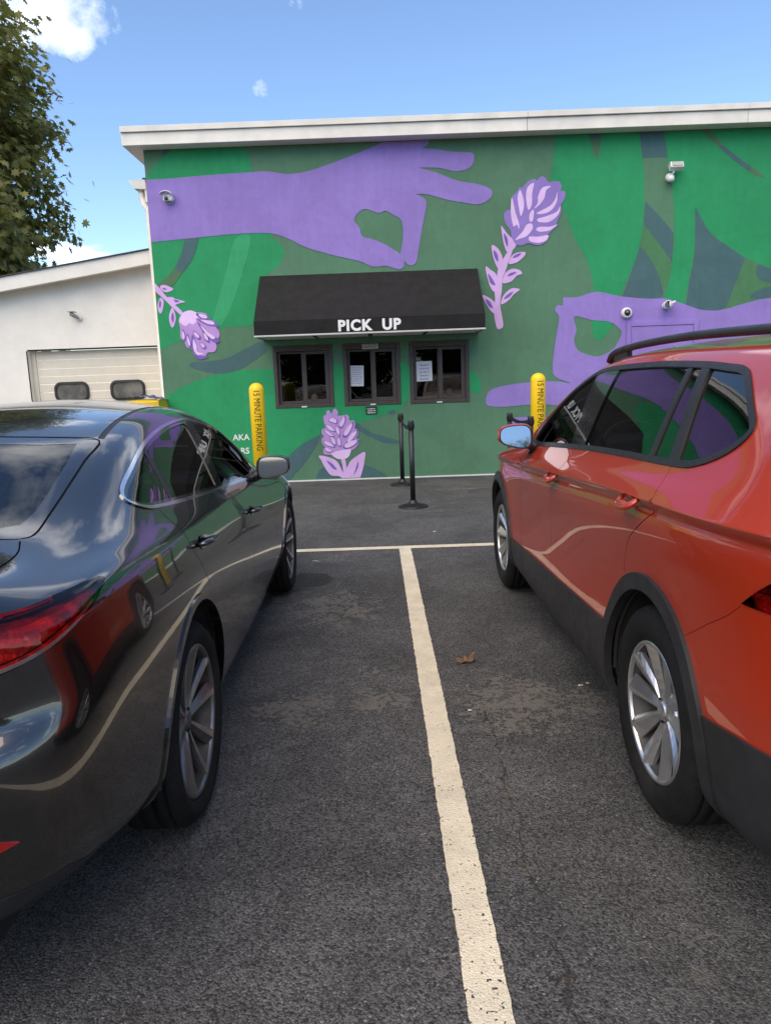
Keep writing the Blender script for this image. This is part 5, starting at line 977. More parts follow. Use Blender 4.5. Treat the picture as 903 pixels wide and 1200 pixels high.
# ---------------------------------------------------------------- car builder
def offset_poly(P, d):
    """inset (d > 0) of a closed polygon, vertex normals averaged."""
    P = np.asarray(P, float); n = len(P)
    A = .5*np.sum(P[:, 0]*np.roll(P[:, 1], -1)-np.roll(P[:, 0], -1)*P[:, 1]); sg = 1 if A > 0 else -1
    e = np.roll(P, -1, 0)-P; e /= np.linalg.norm(e, axis=1)[:, None]+1e-12
    nn = np.stack([-e[:, 1], e[:, 0]], 1)*sg; m = nn+np.roll(nn, 1, 0); m /= np.maximum(np.linalg.norm(m, axis=1)[:, None], .5)
    return P+m*d
def strip(P, w):
    P = resample(P, .02, False); t = np.gradient(P, axis=0); t /= np.linalg.norm(t, axis=1)[:, None]+1e-12
    n = np.stack([-t[:, 1], t[:, 0]], 1)
    return np.vstack([P+n*w/2, (P-n*w/2)[::-1]])
def make_wheel(root, loc, side, sp):
    """wheel part with tyre, rim, brake disc; axis along local y, outer face towards side."""
    rt, rr = sp['tyre_r'], sp['rim_r']; wt = .108
    s = side
    w = empty('wheel', loc); w.parent = root
    def Y(prof): return [(r, y*s) for r, y in prof]
    t = MB()
    g = .008
    pr = [(rr-.012, .080), (rr+.004, .098), (rr+.03, .112), ((rr+rt)/2+.01, .117), (rt-.03, .108), (rt-.012, .096), (rt-.003, .080), (rt-.001, .072), (rt-g, .071), (rt-g, .064), (rt, .063), (rt, .030), (rt-g, .029), (rt-g, .020), (rt, .019), (rt, -.019), (rt-g, -.020), (rt-g, -.029), (rt, -.030), (rt, -.063), (rt-g, -.064), (rt-g, -.071), (rt-.003, -.080), (rt-.02, -.102), ((rr+rt)/2, -.115), (rr, -.098), (rr-.02, -.09)]
    t.lathe(Y(pr), 64, 'y'); t.obj('tyre', M_TYRE, w)
    # sidewall rings
    b = MB(); b.lathe(Y([(rr+.005, .099), (rr+.001, .103), (rr-.004, .103), (rr-.008, .098), (rr-.010, .090)]), 64, 'y')
    k = MB(); k.lathe(Y([(rr-.010, .0905), (rr-.024, .050), (rr-.034, -.02), (rr-.030, -.085), (rr-.004, -.095)]), 64, 'y'); k.obj('barrel', sp['barrel_mat'], w)
    # spokes
    face = [len(b.f)]
    ns = sp['spokes']; bright = []
    rh, ro = .040, rr-.003
    for k in range(ns):
        for h in (-1, 1):
            base = 2*math.pi*(k+.5*0)/ns+.3
            secs = []
            for q in range(7):
                f = q/6; r = rh+(ro-rh)*f
                off = h*(sp['gap0']+(sp['gap1']-sp['gap0'])*f**.9)          # half distance between the two spokes of a pair
                hw = sp['w0']+(sp['w1']-sp['w0'])*f
                yf = .066+.036*f**1.3
                tw = h*sp['twist']*f
                ca, sa = math.cos(base), math.sin(base)
                def P(tn, y):
                    q_ = min(1., (rr-.003)/math.hypot(r, tn)); return ((r*ca-tn*sa)*q_, y*s, (r*sa+tn*ca)*q_)
                th = .030-.008*f
                lean = h*hw*.35
                secs.append([P(off-hw, yf-th), P(off-hw*1.0, yf-.013-tw), P(off-hw*sp['ridge']+lean, yf), P(off+hw*sp['ridge']+lean, yf), P(off+hw*1.0, yf-.013+tw), P(off+hw, yf-th)])
            V = [p for c in secs for p in c]; F = []; m = 6
            for q in range(6):
                for j in range(5):
                    F.append((q*m+j, q*m+j+1, (q+1)*m+j+1, (q+1)*m+j)); 
                    bright.append((len(b.f)+len(F)-1, j == 2))
            b.add(V, F, False)
    b.lathe(Y([(.0, .072), (.026, .072), (.030, .068), (.034, .060), (.055, .060), (.075, .052), (.080, .030)]), 32, 'y')
    for k in range(5):
        a = 2*math.pi*k/5; b.lathe(Y([(.0, .054), (.009, .054), (.010, .048), (.010, .03)]), 10, 'y', (.057*math.cos(a), 0, .057*math.sin(a)), True)
    me = bpy.data.meshes.new('rim'); me.from_pydata(b.v, [], b.f); me.polygons.foreach_set('use_smooth', b.smooth)
    me.materials.append(sp['rim_mat']); me.materials.append(sp['face_mat'])
    for i, br in bright:
        if br: me.polygons[i].material_index = 1
    me.update(); link('rim', me, w)
    d = MB(); d.lathe(Y([(.07, .016), (rr*.57, .016), (rr*.58, .012), (rr*.58, -.020), (.07, -.022)]), 40, 'y'); d.obj('brake_disc', M_DISC, w)
    c = superbox((-.12, .005*s, .04), .04, .035, .07, 4, 8, 14); c.obj('brake_caliper', M_DARKMETAL, w)
    k = MB(); k.lathe(Y([(0, .012), (rr*.60, .012), (rr*.68, -.02), (rr-.038, -.06), (rr-.033, -.10)]), 32, 'y'); k.obj('spoke_shade_disc', M_BLACK, w)  # black disc standing in for the shade behind the spoke openings
    return w

def build_car(sp, loc, yaw, label, cat, group=None):
    S = Surf(sp['net']); nu, nv = S.nu, S.nv; SU, SV = .25, .09
    root = empty(sp['name'], loc, math.pi/2+yaw); tag(root, label, cat, group)
    sideu = sp['sideu']; vmax = sp['vside']
    loops = []                                     # (region, loop in uv)
    def side(pts, vr=None): return S.inv(pts[:, 0], pts[:, 1], (0, 2), sideu, vr or (0, vmax))
    def top(pts, vr, ur): return S.inv(pts[:, 0], pts[:, 1], (0, 1), ur, vr)
    # wheel arch holes
    bumps = []
    for (cx, cz) in sp['wheels']:
        a = np.linspace(0, 2*math.pi, 96, endpoint=False)
        C = lambda r: np.stack([cx+r*np.cos(a)*sp.get('archx', 1), cz+r*np.sin(a)], 1)
        loops.append(('hole', side(C(sp['arch'])[:], (0, 6))))
        loops.append(('arch_front' if cx > 1 else 'arch_rear', side(C(sp['arch2'])[:], (0, 6))))
    # windows
    D0 = resample(crom(sp['dlo'], 4), .02)
    for kb, pl in enumerate(sp['bars']): loops.append(('bar%d' % kb, side(resample(np.array(pl), .02), (5, vmax))))
    gl = offset_poly(D0, sp['inset'][1]); loops.append(('glass', side(gl, (5, vmax))))
    if sp['inset'][0] > 0: loops.append(('pillar', side(offset_poly(D0, sp['inset'][0]), (5, vmax))))
    loops.append((sp['dlo_trim'], side(D0, (5, vmax))))
    for nm, pl in sp['uv']: loops.append((nm, resample(crom(pl, 3) if nm in sp['smooth_uv'] else np.array(pl, float), .08)))
    for nm, pl, vr, ur in sp['topreg']: loops.append((nm, top(resample(crom(pl, 3, False), .03), vr, ur) if False else top(resample(np.array(pl), .03), vr, ur)))
    for kg, pl in enumerate(sp['gaps']): loops.append(('gap%d' % kg, side(strip(crom(pl, 4, False), .0036))))
    for pl, w, nm in sp['uvgaps']:
        P = resample(crom(pl, 4, False), .05, False)
        Q = S.ev(P[:, 0], P[:, 1]); t = np.gradient(P, axis=0)
        n = np.stack([-t[:, 1], t[:, 0]], 1); h = 1e-2
        n /= np.linalg.norm(n, axis=1)[:, None]
        d = np.linalg.norm(S.ev(P[:, 0]+n[:, 0]*h, P[:, 1]+n[:, 1]*h)-S.ev(P[:, 0]-n[:, 0]*h, P[:, 1]-n[:, 1]*h), axis=1)/(2*h)
        n = n*(w/2/np.maximum(d, .03))[:, None]
        kg += 1; loops.append((nm+(str(kg) if nm == 'gap' else ''), np.vstack([P+n, (P-n)[::-1]])))
    # a longitudinal line z = f(x): everything below is cladding / sill
    if sp.get('low'):
        uu = np.linspace(0, nu-1, 15*nu); lo = np.zeros_like(uu); hi = np.full_like(uu, 5.)
        lx, lz = zip(*sp['low'])
        for _ in range(40):
            mid = (lo+hi)/2; p = S.ev(uu, mid); below = p[:, 2] < np.interp(p[:, 0], lx, lz); lo = np.where(below, mid, lo); hi = np.where(below, hi, mid)
        loops.append(('low', np.vstack([np.stack([uu, lo], 1), [(nu-1, -1.5), (0, -1.5)]])))
    for nm, pl in sp['panels']: loops.append((nm, side(resample(np.array(pl), .03), (0, vmax))))
    for nm, pl in sp['uvpanels']: loops.append((nm, resample(np.array(pl, float), .1)))
    rank = {n: i for i, n in enumerate(sp['order'])}
    loops.sort(key=lambda q: rank[q[0]] if q[0] in rank else rank['gap'])
    # lattice
    gu = np.linspace(0, nu-1, (nu-1)*6+1); gv = np.linspace(0, nv-1, (nv-1)*5+1)
    a, b = np.meshgrid(gu, gv, indexing='ij'); L = np.stack([a.ravel(), b.ravel()], 1)
    sc = np.array([SU, SV])
    allc = np.vstack([l for _, l in loops])
    p3 = S.ev(L[:, 0], L[:, 1]); c3 = S.ev(np.clip(allc[:, 0], 0, nu-1), np.maximum(allc[:, 1], 0.))
    keep = np.ones(len(L), bool); edge = (L[:, 0] == 0) | (L[:, 0] == nu-1) | (L[:, 1] == 0) | (L[:, 1] == nv-1)
    for i in range(0, len(L), 400): keep[i:i+400] = ((p3[i:i+400, None]-c3[None])**2).sum(2).min(1) > .007**2
    L = L[keep | edge]
    rect = np.vstack([np.stack([gu, 0*gu], 1), np.stack([0*gv+nu-1, gv], 1)[1:], np.stack([gu[::-1], 0*gu+nv-1], 1)[1:], np.stack([0*gv, gv[::-1]], 1)[1:-1]])
    UV, F = cdt(L*sc, [l*sc for _, l in loops]+[rect*sc]); UV = UV/sc; F = np.array([f for f in F if len(f) == 3])
    cen = UV[F].mean(1)
    reg = np.full(len(F), -1); ok = (cen[:, 1] > 0) & (cen[:, 1] < nv-1) & (cen[:, 0] > 0) & (cen[:, 0] < nu-1)
    names = ['body']; 
    for nm, l in loops:
        if nm not in names: names.append(nm)
    todo = ok.copy()
    for nm, l in loops:
        m = todo & inside(cen, l)
        if nm.startswith('bar'): m &= inside(cen, [q for n_, q in loops if n_ == 'glass'][-1])
        reg[m] = names.index(nm); todo &= ~m
    reg[todo] = 0
    P = S.ev(UV[:, 0], UV[:, 1]); N = S.nrm(UV[:, 0], UV[:, 1])
    cx = S.ev(np.array([nu*.5]), np.array([3.])); 
    if S.nrm(np.array([nu*.5]), np.array([3.]))[0, 1] < 0: N = -N
    def wind(F): 
        g = np.cross(P[F[:, 1]]-P[F[:, 0]], P[F[:, 2]]-P[F[:, 0]]); fl = (g*N[F[:, 0]]).sum(1) < 0
        F = F.copy(); F[fl] = F[fl][:, ::-1]; return F
    # split glass into panes along the bars
    cP = P[F].mean(1)
    def piece(name, sel, mat, off=0., skirt=0., sides=(1, -1), merge=True, parent=root, inner=False):
        Fs = wind(F[sel])
        if not len(Fs): return []
        ids, inv = np.unique(Fs, return_inverse=True); Fl = inv.reshape(Fs.shape)
        V0 = P[ids]+N[ids]*off; N0 = N[ids]; V0[np.abs(P[ids][:, 1]) < 1e-5, 1] = 0
        E = {}
        for t in Fl:
            for i in range(3):
                q = (t[i], t[(i+1) % 3]); E[q] = 1
        bnd = [q for q in E if (q[1], q[0]) not in E and not (abs(V0[q[0]][1]) < 1e-4 and abs(V0[q[1]][1]) < 1e-4)]
        Vs, Ns, Ft = [], [], []
        if inner: Fl = Fl[:, ::-1]; N0 = -N0
        Vs = list(V0); Ns = list(N0); Ft = [tuple(t) for t in Fl]
        if skirt:
            for i, j in bnd:
                a, b_ = V0[i], V0[j]; c, d = a-N0[i]*skirt, b_-N0[j]*skirt
                n = np.cross(b_-a, N0[i]); n = n/(np.linalg.norm(n)+1e-9); k = len(Vs)
                Vs += [a, b_, d, c]; Ns += [n]*4; Ft.append((k+1, k, k+3, k+2))
        Vs = np.array(Vs); Ns = np.array(Ns); objs = []
        mir = np.array([1, -1, 1])
        if merge:
            k = len(Vs); V2 = np.vstack([Vs, Vs*mir]); N2 = np.vstack([Ns, Ns*mir]); F2 = Ft+[tuple(i+k for i in t[::-1]) for t in Ft]
            objs.append(link(name, arr_mesh(name, V2, F2, mat, N2), parent))
        else:
            for s in sides:
                if s > 0: objs.append(link(name, arr_mesh(name, Vs, Ft, mat, Ns), parent))
                else: objs.append(link(name, arr_mesh(name, Vs*mir, [t[::-1] for t in Ft], mat, Ns*mir), parent))
        return objs
    R_ = lambda *n: np.isin(reg, [names.index(q) for q in n if q in names])
    parts = {}
    for (rn, pname, mat, off, sk, merge) in sp['parts']:
        for rr_ in ([q for q in names if q.startswith('gap')] if rn == 'gap' else [rn]): parts[rr_] = piece(pname, R_(rr_), mat, off, sk, merge=merge)
    # side panes
    g = R_('glass'); bx = [np.array(pl).mean(0)[0] for pl in sp['bars']]
    cuts = sorted(bx, reverse=True)
    # which pane: compare with the bar centre line at this height
    idx = np.zeros(len(F), int)
    for pl in sp['bars']:
        q = np.array(pl); lo, hi = q[q[:, 1].argsort()[:2]].mean(0), q[q[:, 1].argsort()[-2:]].mean(0)
        xb = lo[0]+(hi[0]-lo[0])*(cP[:, 2]-lo[1])/(hi[1]-lo[1]); idx += (cP[:, 0] < xb)
    for k in range(len(sp['bars'])+1): piece('side_window', g & (idx == k), sp['glass'], -.004, 0., merge=False)
    nogl = ok & ~R_('hole', 'glass', 'windshield', 'backlight')
    piece('cabin_lining', nogl, sp['lining'], -.035, 0., inner=True)
    piece('taillight_reflector', R_('taillight', 'taillight_top'), sp['tail_in'], -.030, 0., merge=False)
    # wheel wells and underside
    for (wx, wz) in sp['wheels']:
        for s in (1, -1):
            b_ = MB(); n = 40; v = []; f = []; rr = sp['arch']+.012
            for i in range(n+1):
                a_ = R(-2)+R(184)*i/n; x, z = wx+rr*math.cos(a_), wz+rr*math.sin(a_)
                v += [(x, s*.885, max(z, .16)), (x, s*.55, max(z, .16))]
            for i in range(n): f.append((2*i, 2*i+1, 2*i+3, 2*i+2))
            b_.add(v, f, True); k = len(b_.v)
            b_.add([(wx, s*.55, wz)]+[v[2*i+1] for i in range(n+1)], [(0, i+1, i+2) for i in range(n)])
            b_.obj('wheel_well', M_WELL, root)
    b_ = MB(); x0, x1 = sp['floor']; b_.box((x0, -.62, .20), (x1, .62, .26), .02); b_.box((.48, -.79, .205), (sp['wheels'][1][0]-.48, .79, .255), .01); b_.obj('floor_pan', M_BLACK, root)
    for (wx, wz), tr in zip(sp['wheels'], (0, 0)):
        for s in (1, -1): make_wheel(root, (wx, s*sp['wheel_y'], sp['tyre_r']+.002), s, sp)
    # door handles, following the panel under them
    for s in (1, -1):
        for (hx, hz) in sp['handles']:
            q = S.inv([hx-.085, hx, hx+.085], [hz+.012, hz+.006, hz], (0, 2), sideu, (2, 10)); p = S.ev(q[:, 0], q[:, 1]); n = S.nrm(q[:, 0], q[:, 1]); n *= np.sign(n[:, 1:2])
            mir = np.array([1, s, 1])
            ts = np.linspace(0, 1, 13); pts = []
            for t in ts:
                c = p[0]*(1-t)+p[2]*t if True else 0; lift = .034*(1-abs(2*t-1)**6)+.002
                pts.append((c+n[1]*lift)*mir)
            h = MB(); h.tube(pts, [.012+.008*math.sin(math.pi*t)**.4 for t in ts], 12, sx=.62, up=tuple(n[1]*mir)); ho = h.obj('door_handle', sp['handle_mat'], root)
            r = MB(); v = []; f = []; K = 24
            cc = (p[1]*1.0+n[1]*.0035); ax = (p[2]-p[0])/np.linalg.norm(p[2]-p[0]); ay = np.cross(n[1], ax)
            # cup behind the grip: rim on the panel, centre sunk
            for rr_, dz in ((1.0, .0), (.85, -.006), (.5, -.012), (.0, -.014)):
                for k in range(K):
                    a_ = 2*math.pi*k/K; v.append((cc+ax*(.048*rr_*math.cos(a_)-.008)+ay*(.026*rr_*math.sin(a_))+n[1]*(dz*.2))*mir)
            for i in range(3):
                for k in range(K): f.append((i*K+k, i*K+(k+1) % K, (i+1)*K+(k+1) % K, (i+1)*K+k))
            r.add(v, f, True); r.obj('handle_cup', sp['cup_mat'], ho)
    # mirrors
    for s in (1, -1):
        mx, my, mz = sp['mirror']; hy, hz, dx = sp['mirror_size']; v = []; f = []; K = 36
        def outline(k, sc_):
            a_ = 2*math.pi*k/K; c, q = math.cos(a_), math.sin(a_); e = 2/3.2
            y = hy*math.copysign(abs(c)**e, c); z = hz*math.copysign(abs(q)**e, q)
            z = z*(1-.20*(y/hy))-(.02*(y/hy) if q < 0 else 0)*0+.006*(y/hy)
            return y*sc_, z*sc_
        rings = [(-.012, .93), (0.0, 1.0), (.03, 1.0), (.06, .93), (.085, .78), (.10, .55), (.108, .25), (.11, .02)]
        for (xx, sc_) in rings:
            for k in range(K):
                y, z = outline(k, sc_); v.append((mx+xx*dx+.02*y/hy, s*(my+y), mz+z))
        for i in range(len(rings)-1):
            for k in range(K): f.append((i*K+k, i*K+(k+1) % K, (i+1)*K+(k+1) % K, (i+1)*K+k))
        o = empty('door_mirror', (0, 0, 0)); o.parent = root
        mb = MB(); mb.add(v, f, True); hs = mb.obj('mirror_housing', sp['mirror_mat'], o)
        # black frame and glass
        v = []; f = []
        for (xx, sc_) in ((-.012, .93), (-.016, .90), (-.010, .86)):
            for k in range(K):
                y, z = outline(k, sc_); v.append((mx+xx+.02*y/hy, s*(my+y), mz+z))
        for i in range(2):
            for k in range(K): f.append((i*K+k, i*K+(k+1) % K, (i+1)*K+(k+1) % K, (i+1)*K+k))
        mb = MB(); mb.add(v, f, True); mb.obj('mirror_frame', M_PLASTIC, o)
        mb = MB(); mb.add([(mx-.0105+.02*outline(k, .865)[0]/hy+sp['mirror_tilt']*outline(k, .865)[1], s*(my+outline(k, .865)[0]), mz+outline(k, .865)[1]) for k in range(K)], [tuple(range(K))]); mb.obj('mirror_glass', M_MIRROR, o)
        mb = MB(); mb.tube([(mx+.05, s*(my-hy*.75), mz-hz*.55), (mx+.06, s*(my-hy-.03), mz-hz*.95), (mx+.06, s*sp['mirror_root'][0], sp['mirror_root'][1])], [.030, .034, .036], 12, sx=1.5); mb.obj('mirror_arm', M_PLASTIC, o)
    # cabin: seats, dashboard, wheel
    z0 = sp['seat_z']; xs = sp['seat_x']
    for x, ys in ((xs[0], (.36, -.36)), (xs[1], (.40, 0., -.40))):
        z0 = sp['seat_z']-(sp['rear_drop'] if x == xs[1] else 0)
        for y in ys:
            st = empty('seat', (0, 0, 0)); st.parent = root; hw = .24 if x == xs[0] else .21
            c = superbox((x, y, z0), .26, hw, .09, 4, 10, 20); c.obj('seat_cushion', sp['seat_mat'], st)
            c = superbox((x-.27, y, z0+.32), .075, hw, .33, 3.6, 12, 20); rot_mb(c, (x-.25, y, z0), 'Y', R(-20)); c.obj('seat_back', sp['seat_mat'], st)
            c = superbox((x-.41, y, z0+.70), .05, .13, .085, 3.2, 10, 18); c.obj('headrest', sp['seat_mat'], st)
    c = superbox((sp['dash'][0], 0, sp['dash'][1]), .22, .74, .11, 4, 10, 30); c.obj('dashboard', M_PLASTIC, root)
    c = MB(); wx, wy, wz = sp['dash'][0]-.30, .36, sp['dash'][1]+.03
    pts = [(wx+.075*math.sin(a_), wy+.18*math.cos(a_), wz+.165*math.sin(a_)) for a_ in np.linspace(0, 2*math.pi, 33)]
    c.tube(pts, .016, 8, False); c.tube([(wx, wy-.17, wz), (wx+.02, wy, wz-.01), (wx, wy+.17, wz)], .02, 8); c.tube([(wx, wy, wz), (wx+.2, wy, wz-.05)], .03, 8); c.obj('steering_wheel', M_PLASTIC, root)
    c = superbox((sp['dash'][0]-.28, 0, sp['inner_mirror']), .015, .11, .032, 3, 8, 18); c.obj('rear_view_mirror', M_PLASTIC, root)
    return root, S, parts

# ---------------------------------------------------------------- the two cars
def tyre_rubber():
    t = NT('tyre_rubber'); p = t.obj(); q = t.new('ShaderNodeSeparateXYZ'); t.l.new(p, q.inputs[0])
    ang = t.math('ARCTAN2', q.outputs[2], q.outputs[0]); rad = t.math('SQRT', t.math('ADD', t.math('POWER', q.outputs[0], 2), t.math('POWER', q.outputs[2], 2)))
    sh = t.math('ADD', t.math('MULTIPLY', ang, 72/6.28318), t.math('MULTIPLY', q.outputs[1], 9))
    sipe = t.math('MULTIPLY', t.math('GREATER_THAN', t.math('FRACT', sh), .72), t.ramp(rad, .322, .330))
    ring = t.math('MULTIPLY', t.math('SINE', t.math('MULTIPLY', rad, 900)), t.ramp(rad, .326, .318, .0, .12))
    n = t.noise(p, 14, 5, .6); c = t.mix(t.ramp(n, .3, .7), (.0095, .0095, .010), (.0155, .015, .0145))
    c = t.mix(t.math('MULTIPLY', t.ramp(t.noise(p, 5, 5, .6), .5, .75), .35), c, (.05, .046, .040))
    h = t.math('ADD', t.math('MULTIPLY', sipe, -1.0), t.math('ADD', ring, t.math('MULTIPLY', t.noise(p, 220, 3), .15)))
    return t.done(t.bsdf(Base_Color=c, Roughness=.82, Specular_IOR_Level=.25, Normal=t.bump(h, .8, .006)))
M_TYRE = tyre_rubber()
M_BLACK = plain('black_underside', (.012, .012, .013), .8, .2)
M_WELL = plain('dusty_wheel_well', (.028, .026, .023), .9, .35, 8)
M_PLASTIC = plain('black_plastic', (.018, .018, .019), .45, .15, 10, bump=.08, bscale=400)
M_CLAD = plain('grey_cladding_plastic', (.022, .0225, .024), .46, .25, 7, bump=.15, bscale=500)
M_DARKMETAL = plain('dark_cast_metal', (.10, .10, .10), .5, .2, 20, metal=.8)
M_BARREL = plain('brake_dusted_barrel', (.09, .075, .062), .55, .25, 12, metal=.6)
M_DISC = plain('brake_disc_steel', (.38, .36, .34), .38, .15, 30, metal=1.)
M_MIRROR = plain('mirror_glass', (.34, .36, .39), .03, .02, metal=1.)
M_CHROME = plain('chrome_trim', (.75, .75, .76), .12, .03, metal=1.)
M_GLOSSBLACK = plain('gloss_black', (.010, .010, .011), .12, .1, coat=1.)
M_GAP = plain('panel_gap_shadow', (.006, .006, .006), .9, .1)
M_CLOTH = plain('charcoal_cloth', (.030, .030, .032), .9, .15, 30)
M_CLOTH2 = plain('grey_beige_cloth', (.10, .095, .088), .9, .12, 30)
M_LINING = plain('dark_cabin_lining', (.035, .035, .036), .85, .12, 12)
def red_reflector():
    t = NT('red_reflector'); p = t.obj(); z = t.new('ShaderNodeSeparateXYZ'); t.l.new(p, z.inputs[0])
    w = t.math('SINE', t.math('MULTIPLY', t.math('ADD', t.math('MULTIPLY', z.outputs[2], 1.0), t.math('MULTIPLY', z.outputs[0], .35)), 190))
    n = t.noise(p, 26, 4, .6, .8)
    c = t.mix(t.ramp(n, .38, .62), (.45, .05, .04), (1.0, .40, .32)); c = t.mix(t.ramp(w, .2, .9, 0, .45), c, (.30, .02, .02))
    h = t.math('ADD', w, t.math('MULTIPLY', n, 3))
    return t.done(t.bsdf(Base_Color=c, Roughness=.25, Metallic=.3, Coat_Weight=.5, Normal=t.bump(h, .5, .01)))
def car_paint(name, col, metal, flake, rough, dust, ior=1.72):
    t = NT(name); p = t.obj()
    fl = t.voro(p, 900, out='Color'); sepc = t.new('ShaderNodeSeparateColor'); t.l.new(fl, sepc.inputs[0])
    c = t.mix(t.ramp(sepc.outputs[0], .0, 1., 0, flake, False), col, tuple(min(1, v*2.2+.02) for v in col))
    # road dust low on the panels
    z = t.new('ShaderNodeSeparateXYZ'); t.l.new(p, z.inputs[0])
    d = t.math('MULTIPLY', t.ramp(z.outputs[2], .2, .62, dust, .0), t.ramp(t.noise(p, 5, 6, .65), .3, .7, .35, 1))
    d2 = t.math('ADD', d, t.ramp(t.noise(p, 60, 4, .7), .60, .80, 0, dust*.25))
    c = t.mix(d2, c, (.16, .145, .125))
    cw = t.math('SUBTRACT', 1.0, t.math('MULTIPLY', d2, 1.0), clamp=True)
    b = t.bsdf(Base_Color=c, Metallic=metal, Roughness=rough, Coat_Weight=cw, Coat_Roughness=t.ramp(t.noise(p, 3, 4), .3, .7, .015, .035), Coat_IOR=ior)
    t.put(b.inputs['Coat Normal'], t.bump(t.noise(p, 2.2, 3, .5), .018, .02))
    return t.done(b)
PAINT_GREY = car_paint('gunmetal_grey_paint', (.046, .043, .041), .92, .35, .22, .06)
PAINT_ORANGE = car_paint('burnt_orange_paint', (.43, .027, .003), .0, .05, .40, .03, 1.55)
LENS_RED = glass('red_lens', (.97, .16, .13), 1.42)
TAIL_IN = red_reflector()
REFLEX = plain('red_reflex', (.35, .010, .008), .2, .2, 9, coat=1.)
LENS_DARK = glass('smoked_red_lens', (.62, .08, .08), 1.38)
LENS_CLEAR = plain('clear_grey_lens', (.13, .10, .10), .10, .3, 14, coat=1.)
LENS_HEAD = plain('headlamp_lens', (.45, .47, .50), .08, .2, 9, coat=1.)
GLASS_SIDE = glass('tinted_side_glass', (.20, .215, .21), 1.62)
GLASS_FRONT = glass('windscreen_glass', (.62, .68, .66), 1.55)
RIM_SILVER = plain('silver_alloy', (.66, .66, .66), .32, .06, 12, metal=.9)
RIM_DARK = plain('dark_alloy', (.20, .195, .19), .34, .12, 12, metal=.8)
RIM_FACE = plain('machined_alloy', (.72, .71, .70), .24, .08, 40, metal=1.)

